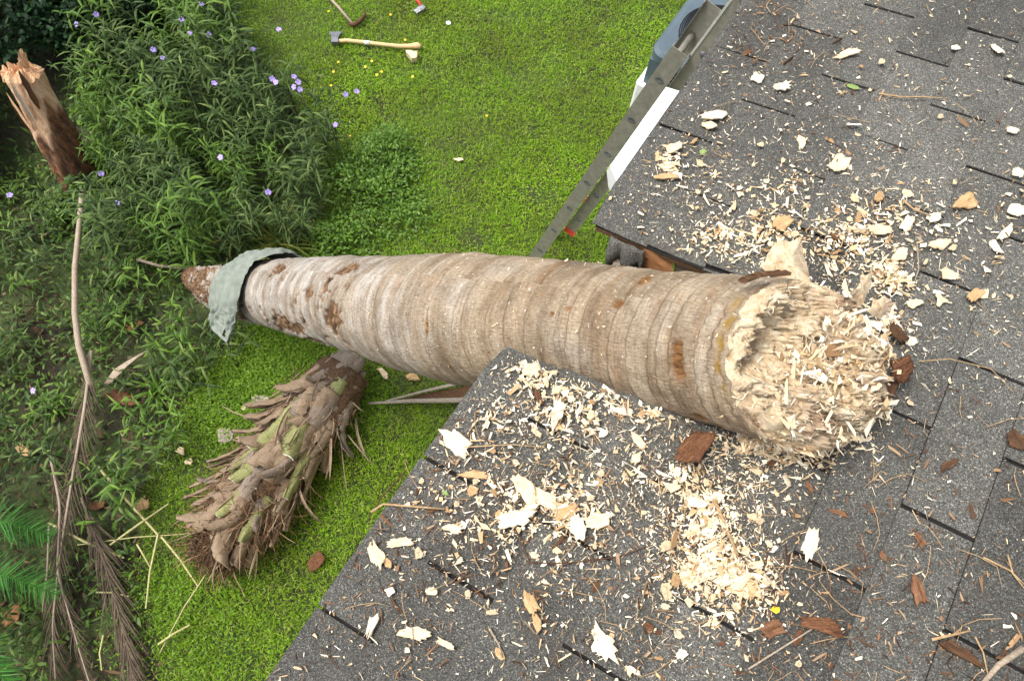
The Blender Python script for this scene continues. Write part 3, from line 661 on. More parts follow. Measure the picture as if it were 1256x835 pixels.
CH = [
 (1037,68,28,9,20,'ragged','chip','thin ragged cream chip near the top edge of the upper roof'),
 (929,97,17,14,-30,'flake','chip_white','round pale chip nearest the ladder on the upper roof'),
 (955,109,26,13,15,'fan','chip_white','fan shaped pale chip just right of the round chip near the ladder'),
 (875,144,30,15,10,'ragged','chip_white','wide pale ragged chip just right of the end of the white gutter piece'),
 (870,155,22,10,-20,'flake','chip','flat cream chip tucked under the wide ragged chip by the gutter'),
 (1029,204,27,25,60,'ragged','chip','fluffy round cream chip standing alone in the middle of the upper roof'),
 (983,174,17,10,-60,'flake','chip','small upright cream chip above left of the fluffy round chip'),
 (1182,250,36,21,25,'tri','chip_tan','triangular tan chip near the right side of the upper roof'),
 (1246,259,24,16,-40,'flake','chip_white','white chip at the right edge of the photo below the tan triangular chip'),
 (1112,238,18,10,0,'flake','chip','small cream chip left of the triangular tan chip'),
 (826,183,26,13,15,'ragged','chip','curled cream shaving, topmost of the heap below the gutter end'),
 (816,205,22,9,5,'flake','chip','flat cream shaving in the middle of the heap below the gutter end'),
 (818,218,34,9,5,'flake','chip_tan','long tan shaving at the bottom of the heap below the gutter end'),
 (958,275,26,19,30,'ragged','chip_tan','tan chip on the roof above the tall splinter of the trunk'),
 (1078,283,36,15,5,'ragged','chip','wide cream chip on the roof above the right end of the trunk'),
 (1112,275,24,15,60,'flake','chip_white','blocky white chip standing right of the wide cream chip above the trunk end'),
 (1145,268,20,14,10,'flake','chip_white','pale squarish chip left of and below the tan triangular chip'),
 (1232,287,26,12,45,'flake','chip_white','long white chip near the right edge, upper of a pair'),
 (1220,303,22,10,-65,'flake','chip_white','narrow upright white chip, lower of a pair near the right edge'),
 (1150,301,32,13,15,'ragged','chip','wide cream chip with a frayed tail below the squarish chip'),
 (1105,312,20,18,70,'flake','chip','thick cream chip upper right of the trunk end'),
 (1247,213,18,12,-20,'flake','chip_white','small white chip touching the right edge of the photo beside the slot'),
 (1241,161,18,9,5,'flake','chip_white','flat white block at the right edge high on the upper roof'),
 (1221,62,16,10,-50,'ragged','chip_white','ragged white chip high up at the right of the upper roof'),
 (1171,60,11,8,20,'flake','chip_white','small white chip between two shingle slots near the top right'),
 (1116,419,19,14,10,'flake','chip_white','clean white chip lying just right of the torn trunk end'),
 (1162,337,26,12,-15,'ragged','chip','cream chip on the bare shingles right of the trunk end'),
 (1195,363,26,16,40,'ragged','chip_tan','orange tinted chip cluster at the right above the dark slot'),
 (1208,361,14,10,80,'flake','chip','upright cream chip beside the orange tinted chip'),
 (1121,373,20,13,20,'flake','chip','cream chip, left one of a pair just right of the torn rim'),
 (1152,368,18,14,-50,'tri','chip','cream chip, right one of a pair just right of the torn rim'),
 (561,543,42,28,-35,'ragged','chip_white','large white fluffy chip near the left edge of the lower roof'),
 (682,513,48,18,70,'fan','chip_white','long upright white chip in the thick shavings under the trunk'),
 (645,600,44,24,-50,'ragged','chip','big tan and cream chip, upper left of the large chip heap'),
 (632,637,54,24,12,'ragged','chip_white','fuzzy white slab of pith at the left of the large chip heap'),
 (668,612,46,22,-30,'flake','chip','cream slab in the middle of the large chip heap'),
 (694,628,34,20,20,'ragged','chip_tan','tan chip in the heap right of the middle cream slab'),
 (709,649,38,22,-75,'ragged','chip_white','pale upright chip at the lower end of the large chip heap'),
 (733,640,34,22,10,'ragged','chip','cream chip at the right end of the large chip heap'),
 (464,682,32,22,-60,'ragged','chip','upright cream chip near the roof edge on the left'),
 (476,690,18,10,-50,'flake','chip_tan','small tan chip touching the upright cream chip near the left roof edge'),
 (490,665,34,13,10,'ragged','chip','flat cream chip above right of the upright chip near the roof edge'),
 (457,767,36,14,70,'tri','chip_white','triangular white chip low on the left of the lower roof'),
 (510,777,46,19,-8,'ragged','chip','oval chip with a brown middle low on the left of the lower roof'),
 (546,789,26,10,-15,'ragged','chip','frayed cream chip right of the oval chip'),
 (555,648,30,16,-15,'fan','chip','fan shaped cream chip right of the flat cream chip'),
 (530,725,18,11,0,'flake','chip','lone cream chip in the middle of the bare left part of the roof'),
 (479,725,14,12,30,'flake','chip_white','small square white chip left of the lone cream chip'),
 (651,740,30,20,-65,'ragged','chip_tan','tan fibrous chip above the bottom edge left of the bright fan chip'),
 (659,763,28,12,-75,'flake','chip_tan','narrow tan chip directly under the tan fibrous chip'),
 (737,784,52,34,-65,'fan','chip_white','bright white fan shaped chip standing out near the bottom edge'),
 (993,668,42,22,70,'ragged','chip_white','torn cream chip alone on the bare shingles at the lower right'),
 (613,801,20,11,-60,'flake','chip_tan','orange chip near the bottom edge left of the bright fan chip'),
 (776,821,22,8,-25,'ragged','chip_white','curved white chip at the bottom edge right of the bright fan chip'),
 (836,802,16,13,20,'ragged','chip_white','star shaped white chip near the bottom centre'),
 (895,755,16,8,-50,'flake','chip_white','small bright white chip below the right chip heap'),
 (873,763,22,12,20,'tri','chip','cream chip left of the small bright white chip below the heap'),
 (855,617,32,15,-20,'flake','chip_white','flat pale chip at the top of the right chip heap'),
 (872,640,24,12,10,'flake','chip','flat cream chip under the pale chip of the right heap'),
 (850,650,20,15,60,'ragged','chip','chunky cream chip at the left side of the right heap'),
 (852,708,34,26,30,'ragged','chip','thick cream chip at the lower left corner of the right heap'),
 (915,722,44,26,0,'ragged','chip','fluffy cream mass at the lower right corner of the right heap'),
 (885,712,34,14,-20,'flake','chip_white','white slab between the two fluffy masses of the right heap'),
 (783,541,26,12,-50,'flake','chip','oval cream chip in the open area below the trunk'),
 (764,505,30,10,-5,'flake','chip_white','pale flat chip under the overhang of the trunk'),
 (740,532,16,9,35,'flake','chip_white','small white chip left of the oval cream chip below the trunk'),
 (780,562,14,14,0,'flake','chip','small cream chip under the oval cream chip'),
 (583,582,32,12,0,'ragged','chip_tan','long tan chip on the left part of the lower roof'),
 (580,602,16,14,0,'flake','chip_tan','round tan disc just below the orange red chip'),
 (612,634,14,10,-60,'flake','chip_tan','tan chip pinned at the left end of the fuzzy white slab'),
 (683,478,14,10,20,'ragged','chip','cream tuft on the corner of the lower roof beside the trunk'),
 (652,455,26,18,30,'ragged','chip','heap of cream shavings on the pointed corner of the lower roof'),
 (500,797,8,8,0,'flake','chip_white','tiny white chip below the oval chip with the brown middle'),
 (563,196,12,4,0,'flake','chip','small cream chip lying out on the lawn above the trunk'),
]
for c in CH:
    put('wood_chip', *c[:8], g=(c[1] == 196), th=.004 if c[2] > 24 else .0025)
for (px, py, lp, wp, an, mt, lb) in [(470, 457, 16, 7, -40, 'chip', 'cream chip on the grass between the trunk and the roof edge'), (222, 553, 10, 9, 0, 'chip', 'round cream chip on the grass left of the cut palm head'), (175, 618, 17, 15, 60, 'chip_tan', 'blocky tan chip among the pale green sticks'), (300, 500, 7, 7, 0, 'chip', 'small cream chip on the grass above the cut palm head'), (505, 462, 14, 9, 10, 'chip_tan', 'tan chip on the grass under the middle of the trunk'), (232, 556+10, 9, 7, 20, 'chip', 'small cream chip just below the round chip left of the palm head'), (30, 555, 20, 14, -50, 'chip_tan', 'pale tan chip at the far left in the undergrowth')]:
    put('wood_chip', px, py, lp, wp, an, 'ragged', mt, lb, g=True)
# small chips one could count: about 220, nearest the heaps
G = [(680,540,.20,9),(760,500,.10,4),(690,620,.13,7),(850,600,.09,6),(880,700,.07,9),(780,660,.15,5),(640,500,.12,5),(560,560,.12,3),(1000,545,.05,4),(925,545,.05,6),(1020,310,.12,7),(1090,320,.16,6),(850,240,.13,5),(900,290,.12,5),(950,220,.25,7),(1150,300,.16,4),(500,700,.25,4),(640,780,.25,4),(800,780,.18,4),(980,120,.3,3),(1180,170,.3,3),(870,640,.08,8),(760,610,.2,4)]
GU = [(*ruv(a, b), s, w_) for a, b, s, w_ in G]; GW = np.array([g[3] for g in GU]); GW = GW/GW.sum()
def sample_roof(bgf):
    while True:
        if rng.random() < bgf: u, v = rng.uniform(-2.2, 1.6), rng.uniform(EAVE, 1.3)
        else:
            g = GU[rng.choice(len(GU), p=GW)]; u, v = g[0]+rng.normal(0, g[2]), g[1]+rng.normal(0, g[2])
        if roof_ok(u, v):
            p = rp(u, v, .009+sag(u, v))
            if not in_trunk(p, .004): return p, u, v
tmpl = [chipmesh(1, r_, .16, st, sd_).mesh('wood_chip', True) for sd_, (r_, st) in enumerate([(.5, 'ragged'), (.7, 'flake'), (.35, 'flake'), (.8, 'ragged'), (.5, 'tri'), (.3, 'ragged'), (.6, 'fan'), (.9, 'flake')])]
tm = {}
for i, me in enumerate(tmpl):
    for mt in ('chip', 'chip_white', 'chip_tan'):
        m2 = me.copy(); m2.materials.append(M[mt]); tm[i, mt] = m2
for i in range(215):
    p, u, v = sample_roof(.16)
    o = bpy.data.objects.new('wood_chip', tm[int(rng.integers(8)), rng.choice(['chip', 'chip', 'chip_white', 'chip_tan'], p=[.35, .25, .25, .15])]); C.objects.link(o)
    mm = frame(p+NN*.002, RU_*math.cos(i*2.4)+RV_*math.sin(i*2.4), NN+rng.normal(0, .18, 3)); s0 = rng.uniform(.008, .017) if i > 60 else rng.uniform(.015, .025)
    o.matrix_world = mm @ Matrix.Scale(s0, 4)
    tag(o, 'small pale wood chip scattered among the shavings on the dark shingles', 'wood chip', 'small wood chips scattered on the roof')
def boxes(P, X, Nv, dim, jit=.42):
    n = len(P); dim = dim*np.array([1, 1, .55]); X = X-Nv*np.sum(X*Nv, 1)[:, None]; X /= np.linalg.norm(X, axis=1)[:, None]; Y = np.cross(Nv, X)
    cube = np.array([[i, j, k] for i in (-1, 1) for j in (-1, 1) for k in (-1, 1)], float)
    dim = np.minimum(dim, [.030, .012, .004]); jj = np.clip(rng.normal(0, jit, (n, 4, 3)), -.8, .8).repeat(2, 1)+rng.normal(0, .08, (n, 8, 3)); c = cube[None]*(1+jj)*dim[:, None, :]*.5; c[:, :, 2] += (rng.normal(0, .28, n)*dim[:, 0])[:, None]*(c[:, :, 0]/dim[:, None, 0]*2)**2*.5+(rng.normal(0, .2, (n, 4))*dim[:, None, 1]).repeat(2, 1)*.5
    V = P[:, None, :]+c[..., 0:1]*X[:, None]+c[..., 1:2]*Y[:, None]+c[..., 2:3]*Nv[:, None]
    f = np.array([[0, 1, 3, 2], [4, 6, 7, 5], [0, 4, 5, 1], [2, 3, 7, 6], [0, 2, 6, 4], [1, 5, 7, 3]])
    return V.reshape(-1, 3), (f[None]+np.arange(n)[:, None, None]*8).reshape(-1, 4)
def sprinkle(name, n, bgf, dimf, mt, lb, cat, lift=.0, extra=None):
    pts = []
    for _ in range(n): pts.append(sample_roof(bgf)[0])
    P = np.array(pts); P += NN*rng.uniform(.0005, lift+.001, n)[:, None]
    Nv = NN+rng.normal(0, .25, (n, 3)); Nv /= np.linalg.norm(Nv, axis=1)[:, None]; X = rng.normal(0, 1, (n, 3)); dim = dimf(n)
    V, Fq = boxes(P, X, Nv, dim)
    if extra is not None:
        V2, F2 = extra; Fq = np.concatenate([Fq, F2+len(V)]); V = np.concatenate([V, V2])
    return tag(link(name, mesh_np(name, V, Fq), M[mt]), lb, cat, kind='stuff')
d1 = lambda n: np.stack([rng.lognormal(math.log(.0056), .6, n), rng.lognormal(math.log(.0010), .6, n), rng.uniform(.0004, .0012, n)], 1)
d2 = lambda n: np.stack([rng.lognormal(math.log(.009), .5, n), rng.lognormal(math.log(.0045), .5, n), rng.uniform(.001, .003, n)], 1)
sprinkle('wood_slivers', 13500, .34, d1, 'shavings', 'fine pale slivers of palm wood strewn over the roof shingles', 'wood slivers', .004)
# crumbs: on the roof, and heaped in the torn end and under it
m_ = 1500; kk = rng.integers(0, len(endV), m_); rr_ = endV[kk]+AX*rng.uniform(0, .02, m_)[:, None]+rng.normal(0, .004, (m_, 3))
yy = (rr_-cen)@E2; xx = (rr_-cen)@E1; sel = (yy < .055) & (rng.random(m_) < np.clip(.13+.6*np.exp(-((yy-.05)/.07)**2-((xx+.06)/.09)**2)+.8*np.exp(-((xx-.09)/.05)**2), 0, 1)); rr_ = rr_[sel]; m_ = len(rr_)
Nv = AX+rng.normal(0, .5, (m_, 3)); Nv /= np.linalg.norm(Nv, axis=1)[:, None]
ex = boxes(rr_, rng.normal(0, 1, (m_, 3)), Nv, np.stack([rng.lognormal(math.log(.010), .75, m_), rng.lognormal(math.log(.0048), .7, m_), rng.uniform(.001, .003, m_)], 1))
tag(link('wood_shavings', mesh_np('wood_shavings', *ex), M['shavings']), 'loose cream shavings heaped in the torn end of the trunk', 'wood shavings', kind='stuff')
Pt = []
for _ in range(150):
    th = rng.uniform(-1.5, 1.5); s0 = TL*rng.uniform(.55, .98)**.6; r0 = float(np.interp(s0/TL, RS, RR))+.004; Pt.append(Lp+AX*s0+E1*float(np.interp(s0/TL, RS, RO))+(E2*math.cos(th)+E1*math.sin(th))*r0)
Pt = np.array(Pt); Nt = rng.normal(0, .2, Pt.shape)+E2; Nt /= np.linalg.norm(Nt, axis=1)[:, None]
tag(link('wood_specks', mesh_np('wood_specks', *boxes(Pt, rng.normal(0, 1, Pt.shape), Nt, np.stack([rng.lognormal(math.log(.006), .5, 150), rng.lognormal(math.log(.0014), .5, 150), np.full(150, .001)], 1))), M['shavings']), 'tiny pale wood specks stuck on the bark of the fallen trunk', 'wood specks', kind='stuff')
def heap(name, spots, lb, mt='shavings', sz=(.0088, .0042)):
    Ps = []
    for (px, py, sg, hh, cnt) in spots:
        u0, v0 = ruv(px, py)
        for _ in range(int(cnt*1.35)):
            a, b = rng.normal(0, sg), rng.normal(0, sg); u, v = u0+a, v0+b
            if not roof_ok(u, v): continue
            p = rp(u, v, .01+sag(u, v)+rng.random()*hh*math.exp(-(a*a+b*b)/(2*sg*sg)))
            if in_trunk(p, .002): continue
            Ps.append(p)
    P = np.array(Ps); n = len(P); Nv = NN+rng.normal(0, .5, (n, 3)); Nv /= np.linalg.norm(Nv, axis=1)[:, None]
    V, Fq = boxes(P, rng.normal(0, 1, (n, 3)), Nv, np.stack([rng.lognormal(math.log(sz[0]), .65, n), rng.lognormal(math.log(sz[1]*.85), .7, n), rng.uniform(.001, .003, n)], 1), .42)
    return tag(link(name, mesh_np(name, V, Fq), M[mt]), lb, 'wood shavings', kind='stuff')
heap('wood_shavings', [(1085, 345, .022, .03, 130), (1070, 500, .018, .02, 110), (1045, 530, .018, .02, 120), (1000, 545, .02, .015, 140), (960, 548, .02, .012, 140), (925, 540, .015, .01, 90), (1090, 400, .015, .03, 70), (1010, 372, .02, .02, 40)], 'cream shavings heaped on the shingles round the torn end of the trunk')
heap('wood_shavings', [(880, 695, .03, .02, 200), (865, 640, .03, .012, 110), (925, 718, .022, .02, 110), (852, 705, .016, .018, 80), (840, 600, .03, .006, 60)], 'cream shavings heaped to the lower right below the trunk')
heap('wood_shavings', [(690, 625, .035, .012, 120), (640, 630, .03, .01, 60), (760, 478, .03, .015, 70), (800, 495, .02, .01, 60), (650, 460, .02, .012, 70), (700, 500, .05, .008, 120), (600, 520, .05, .006, 60), (590, 620, .05, .006, 60)], 'cream shavings heaped to the left below the trunk')
heap('wood_shavings', [(820, 200, .02, .012, 40), (905, 300, .04, .01, 90), (870, 290, .03, .008, 60), (950, 240, .05, .006, 70), (1020, 300, .05, .008, 110), (1090, 270, .05, .006, 60), (1050, 290, .04, .008, 60), (940, 290, .03, .01, 60)], 'cream shavings heaped on the roof above the trunk')
sprinkle('wood_crumbs', 520, .25, d2, 'shavings', 'small pale crumbs of palm wood scattered over the roof shingles', 'wood crumbs', .004)
# brown bits and dry needles
GU2 = GU; G = [(690,680,.1,5),(540,680,.15,4),(450,650,.12,4),(420,740,.15,4),(1000,770,.12,5),(1150,720,.15,2),(930,680,.15,3),(1200,800,.12,3),(820,720,.15,4),(700,400,.2,1),(930,40,.12,5),(1000,120,.3,3),(560,590,.1,4),(1100,560,.1,2)]
GU = [(*ruv(a, b), s, w_) for a, b, s, w_ in G]; GW = np.array([g[3] for g in GU]); GW = GW/GW.sum()
d3 = lambda n: np.stack([rng.lognormal(math.log(.010), .6, n), rng.lognormal(math.log(.0016), .5, n), rng.uniform(.0006, .0016, n)], 1)
sprinkle('plant_debris', 3000, .3, d3, 'litter', 'brown bits of bark and dead leaf scattered over the shingles', 'debris', .003)
nb = MB()
for _ in range(140):
    p, u, v = sample_roof(.3); a = rng.uniform(0, 2*PI); L = rng.uniform(.03, .10); d = RU_*math.cos(a)+RV_*math.sin(a); s_d = np.cross(NN, d); c_ = rng.normal(0, .25)*L
    nb.tube([p+NN*.003, p+d*L*.33+s_d*c_*.6+NN*rng.uniform(.003, .012), p+d*L*.66+s_d*c_*.9+NN*rng.uniform(.003, .012), p+d*L+s_d*c_*.4+NN*.003], [.0007, .0008, .0007, .0003], 4)
tag(nb.build('dry_needles', M['straw']), 'dry curved plant fibres strewn over the shingles', 'dry fibres', kind='stuff')
# twigs, bark flakes, leaves one can point at
def twig(pts, r0, mt, lb, name='twig', cat='twig', g=False, hts=None, r1=None):
    m = MB(); hts = hts or [.012]*len(pts); P = [(ground(x, y, h) if g else onroof(x, y, h+.004)) for (x, y), h in zip(pts, hts)]
    k = len(P); r1 = r1 if r1 is not None else r0*.6
    m.tube(P, list(np.linspace(r0, r1, k)), 7); return tag(m.build(name, M[mt], None, True), lb, cat)
twig([(876, 613), (888, 640), (905, 681)], .0045, 'straw', 'straight tan twig lying at the right side of the right chip heap')
twig([(1078, 115), (1105, 119), (1135, 119), (1162, 121)], .0022, 'straw', 'thin straight twig high on the upper roof between two slots')
twig([(1255, 795), (1225, 815), (1205, 838)], .006, 'dry_stem', 'pale twig at the bottom right corner of the roof')
twig([(1143, 784), (1165, 779), (1190, 773)], .0028, 'straw', 'short forked tan twig near the bottom right corner')
twig([(570, 548), (630, 545), (668, 549)], .0016, 'straw', 'long thin straight straw under the white fluffy chip')
twig([(620, 601+20), (650, 690), (700, 690), (760, 682), (800, 668)], .0016, 'bark_dark', 'long thin dark curved twig below the large chip heap')
twig([(1206, 683), (1240, 700), (1257, 722)], .002, 'straw', 'thin orange brown stem at the right edge of the lower roof')
twig([(1236, 680), (1242, 702), (1256, 716)], .0018, 'straw', 'thin curved stem crossing another at the right edge')
twig([(1196, 780), (1206, 800), (1212, 828)], .0018, 'straw', 'upright thin straw beside the pale corner twig')
twig([(918, 820), (985, 778), (1010, 762)], .0018, 'dry_stem', 'thin grey twig pointing at the brown leaf at the bottom')
twig([(1127, 443), (1165, 440), (1215, 452), (1243, 480)], .0012, 'straw', 'hair thin curved stem on the bare shingles right of the trunk')
twig([(1125, 300), (1127, 330), (1122, 345)], .0016, 'dry_stem', 'short grey twig standing by the slot above the trunk end')
twig([(1108, 246), (1120, 256), (1142, 265)], .0026, 'straw', 'short brown twig below the triangular tan chip')
twig([(945, 16), (940, 8), (946, -4)], .0015, 'dry_stem', 'thin curved stem beside the top of the ladder')
twig([(455, 628), (470, 618), (520, 622), (545, 624)], .0028, 'straw', 'brown twig along the left edge of the lower roof')
twig([(497, 578), (468, 610), (450, 640)], .0018, 'bark_dark', 'thin dark twig hanging over the left roof edge')
twig([(600, 770), (612, 790), (616, 806)], .0022, 'dry_stem', 'short grey twig ending at the orange chip by the bottom')
BK = [(852, 553, 58, 44, 45, 'flake', 'bark_red', 'large curled red brown bark plate leaning below the trunk', .03),
 (1102, 452, 48, 42, 30, 'ragged', 'bark_red', 'crumpled brown bark piece sticking out right of the torn end', .045),
 (1090, 480, 44, 22, 60, 'ragged', 'bark_dark', 'dark bark piece under the crumpled one right of the torn end', .02),
 (1098, 408, 34, 24, -40, 'ragged', 'bark_dark', 'dark brown bark piece wedged behind the upper rim of the torn end', .02),
 (1125, 723, 44, 22, -70, 'ragged', 'leaf_brown', 'forked orange brown bark flake on the bare shingles at lower right', .004),
 (946, 770, 36, 30, 20, 'ragged', 'leaf_brown', 'rounded orange brown leaf left of the dark curled leaf near the bottom', .006),
 (1005, 766, 56, 22, -10, 'ragged', 'bark_red', 'dark curled leaf near the bottom right of centre', .008),
 (978, 783, 26, 16, 50, 'ragged', 'bark_red', 'brown leaf scrap under the dark curled leaf', .003),
 (1128, 662, 26, 12, -60, 'ragged', 'leaf_brown', 'small orange brown scrap below the long dark slot', .003),
 (1083, 682, 18, 9, -60, 'ragged', 'leaf_brown', 'tiny paired orange scraps on the shingles at the lower right', .002),
 (1070, 626, 12, 10, 0, 'flake', 'leaf_brown', 'small round orange scrap on the shingle below the trunk end', .003),
 (1027, 628, 30, 8, -15, 'ragged', 'leaf_brown', 'long orange scrap left of the small round one', .003),
 (993, 597, 20, 8, -60, 'ragged', 'leaf_brown', 'narrow orange scrap beside the broken slot under the trunk end', .003),
 (1175, 798, 60, 16, -25, 'ragged', 'bark_dark', 'dark bark strip caught in the slot at the bottom right', .006),
 (1245, 540, 40, 26, -40, 'ragged', 'bark_dark', 'dark leaf cluster at the right edge of the roof', .008),
 (1163, 570, 30, 14, 30, 'ragged', 'bark_dark', 'dark crumbled leaf patch on the tab right of the trunk end', .001),
 (660, 487, 24, 10, -70, 'ragged', 'bark_red', 'dark red bark sliver on the pointed corner of the lower roof', .003),
 (1023, 292, 15, 13, 0, 'flake', 'bark_red', 'round red brown nut shell on the roof above the trunk end', .006),
 (620, 435, 1, 1, 0, 'flake', 'bark_red', None, 0),
 (885, 789, 13, 8, 20, 'flake', 'bark_red', 'small oval brown seed pod near the bottom centre', .004),
 (795, 768, 22, 11, -30, 'flake', 'bark_red', 'pinkish brown petal shaped flake near the bottom centre', .003),
 (685, 665, 34, 7, 50, 'flake', 'bark_dark', 'dark narrow stick under the lower end of the large chip heap', .003),
 (730, 720, 18, 12, 70, 'ragged', 'bark_dark', 'dark red scrap between the two chip heaps', .002),
 (946, 568, 14, 12, 20, 'ragged', 'bark_dark', 'small dark bark scrap in the shavings under the torn end', .004)]
for b_ in BK:
    if b_[7] is None: continue
    nm = 'nut_shell' if 'nut' in b_[7] else 'dead_leaf' if 'leaf' in b_[7] else 'bark_piece'
    o = put(nm, *b_[:7], b_[7], nm.replace('_', ' '), th=.005 if b_[2] > 40 else .0025, lift=b_[8] if b_[8] > .008 else 0, tilt=.45 if b_[8] > .015 else .15)
put('green_leaf', 1046, 107, 18, 6, -15, 'flake', 'leafgreen', 'small green leaf lying in a slot high on the upper roof', 'leaf', th=.001)
put('green_leaf', 862, 187, 9, 8, 30, 'flake', 'leafgreen', 'round green leaf scrap beside the shavings below the gutter end', 'leaf', th=.001)
put('green_seed', 546, 604, 8, 8, 0, 'flake', 'leafgreen', 'small round green seed on the left part of the lower roof', 'seed', th=.003)
put('yellow_leaf', 951, 748, 12, 11, 0, 'flake', 'yellow', 'small yellow leaf scrap above the rounded orange brown leaf', 'leaf', th=.001)

# ------------------------------------------------------------ ladder
LD = nrm(np.array([-.22789, -.07765, -.97101])); K0 = np.array([-.53396, 2.33189, 4.6-2.18373]); LW = nrm(np.array([.971, 0, -.228])); LW = nrm(LW-LD*(LW@LD)); LU = nrm(np.cross(LD, LW)); LU = LU if LU[1] > 0 else -LU
lk = lambda k, w_=0, u_=0: K0+LD*.305*k+LW*w_+LU*u_
ladder = empty('ladder', lk(8.2), 'grey aluminium extension ladder standing on the lawn and leaning beside the roof edge', 'ladder')
def rail(k0, k1, wc, uc, hw, nm, sgn):
    m = MB(); pr = [(-hw, 0), (hw, 0), (hw, .028*sgn), (hw-.003, .028*sgn), (hw-.003, .003*sgn), (-hw+.003, .003*sgn), (-hw+.003, .028*sgn), (-hw, .028*sgn)]
    a = [lk(k0, wc+x, uc+y) for x, y in pr]; b = [lk(k1, wc+x, uc+y) for x, y in pr]; k = len(pr)
    m.add(a+b, [[i, (i+1) % k, (i+1) % k+k, i+k] for i in range(k)]+[list(range(k))[::-1], list(range(k, 2*k))]); return m.build(nm, M['alu'], ladder)
WDT = .36
rail(.35, 8.2, 0, 0, .042, 'base_rail', 1); rail(.35, 8.2, 0, WDT, .042, 'base_rail', -1)
rail(-2.05, 5.75, .088, .03, .036, 'fly_rail', 1); rail(-2.05, 5.75, .088, WDT-.03, .036, 'fly_rail', -1)
for k in range(1, 9):
    m = MB(); m.tube([lk(k-.02, 0, -.004), lk(k-.02, 0, .0)], [.0, .0], 6) if False else None
    m.tube([lk(k-.02, 0, .003), lk(k-.02, 0, WDT-.003)], .016, 10); r_ = m.build('rung', M['alu'], ladder, True)
    e_ = MB(); c_ = lk(k-.02, 0, -.0005); V = []; 
    for q_ in range(16):
        a = q_*PI/8
        V.append(c_+LD*.017*math.cos(a)+LW*.023*math.sin(a)); 
    for q_ in range(16):
        a = q_*PI/8; V.append(c_-LU*.003+LD*.010*math.cos(a)+LW*.017*math.sin(a))
    for q_ in range(16):
        a = q_*PI/8; V.append(c_-LU*.0005+LD*.007*math.cos(a)+LW*.013*math.sin(a))
    e_.add(V, [[i, (i+1) % 16, (i+1) % 16+16, i+16] for i in range(16)]+[[i+16, (i+1) % 16+16, (i+1) % 16+32, i+32] for i in range(16)]+[list(range(32, 48))]); e_.build('rung_end', M['steel'], r_, True)
for k in (-1.75, -.75, .25, 1.25, 2.25, 3.25, 4.25, 5.25):
    m = MB(); m.tube([lk(k, .088, .033), lk(k, .088, WDT-.033)], .011, 10); r_ = m.build('rung', M['alu'], ladder, True)
    e_ = MB(); e_.tube([lk(k, .088, .026), lk(k, .088, .0305)], [.013, .017], 14); e_.build('rung_end', M['steel'], r_, True)
m = MB(); m.box(lk(5.80, .088, .045), LD, LW, LU, .022, .038, .022); m.build('end_cap', M['red'], ladder)
m = MB(); m.box(lk(5.80, .088, WDT-.045), LD, LW, LU, .022, .038, .022); m.build('end_cap', M['red'], ladder)
m = MB(); m.box(lk(-.15, .046, .029), LD, LW, LU, .16, .005, .0025); m.build('lit_flange', M['alu_bright'], ladder)  # pale rail flange, bright light striking the rail gap painted as its colour
for u_ in (0, WDT):
    m = MB(); m.box(lk(8.12, 0, u_+(.012 if u_ == 0 else -.012)), LD, LW, LU, .03, .05, .022); m.build('foot', M['black'], ladder)

# ------------------------------------------------------------ air conditioning unit
zt = .74; c0 = ground(797, 60, zt); S = .78
ac = empty('air_conditioner', (c0[0]+S/2, c0[1]+S/2, 0), 'grey blue outdoor air conditioner unit with round black fan grille behind the ladder', 'air conditioner')
def rrect(cx, cy, h, r, n=6):
    P = []
    for (sx, sy, a0) in ((1, 1, 0), (-1, 1, 90), (-1, -1, 180), (1, -1, 270)):
        for i in range(n+1): a = math.radians(a0+90*i/n); P.append((cx+sx*(h-r)+r*math.cos(a), cy+sy*(h-r)+r*math.sin(a)))
    return P
cx, cy = c0[0]+S/2, c0[1]+S/2; X_, Y_, Z_ = np.eye(3)
def prism(mb, levels):
    V = []; k = len(levels[0][0])
    for P, z in levels: V += [(x, y, z) for x, y in P]
    Fc = [[l*k+i, l*k+(i+1) % k, (l+1)*k+(i+1) % k, (l+1)*k+i] for l in range(len(levels)-1) for i in range(k)]
    mb.add(V, Fc); return k
m = MB(); lv = [(rrect(cx, cy, S/2-.012, .09), zt-.10), (rrect(cx, cy, S/2, .10), zt-.09), (rrect(cx, cy, S/2, .10), zt-.03), (rrect(cx, cy, S/2-.02, .10), zt-.004), (rrect(cx, cy, S/2-.05, .10), zt)]
k = prism(m, lv); R_f = .315
Vi = [(x, y, zt) for x, y in rrect(cx, cy, S/2-.05, .10)]; circ = []
for x, y in rrect(cx, cy, S/2-.05, .10): a = math.atan2(y-cy, x-cx); circ.append((cx+R_f*math.cos(a), cy+R_f*math.sin(a), zt))
circ2 = [(x, y, zt-.05) for x, y, z in circ]; m.add(Vi+circ+circ2, [[i, (i+1) % k, (i+1) % k+k, i+k] for i in range(k)]+[[i+k, (i+1) % k+k, (i+1) % k+2*k, i+2*k] for i in range(k)])
m.build('top_cover', M['acbody'], ac)
m = MB(); prism(m, [(rrect(cx, cy, S/2-.05, .07), .40), (rrect(cx, cy, S/2-.05, .07), zt-.095)]); body = m.build('coil', M['black'], ac)
for sx in (-1, 1):
    for sy in (-1, 1):
        m = MB(); m.box((cx+sx*(S/2-.055), cy+sy*(S/2-.055), (zt-.1+.4)/2), X_, Y_, Z_, .04, .04, (zt-.5)/2); m.build('corner_post', M['acbody'], ac)
m = MB()
for i in range(5): z = .43+i*.045; m.box((cx, cy, z), X_, Y_, Z_, S/2-.04, S/2-.04, .004)
m.build('side_louvre', M['acbody'], ac)
m = MB()
m.add([(cx+R_f*.99*math.cos(a), cy+R_f*.99*math.sin(a), zt-.16) for a in np.linspace(0, 2*PI, 24, endpoint=False)], [list(range(24))])
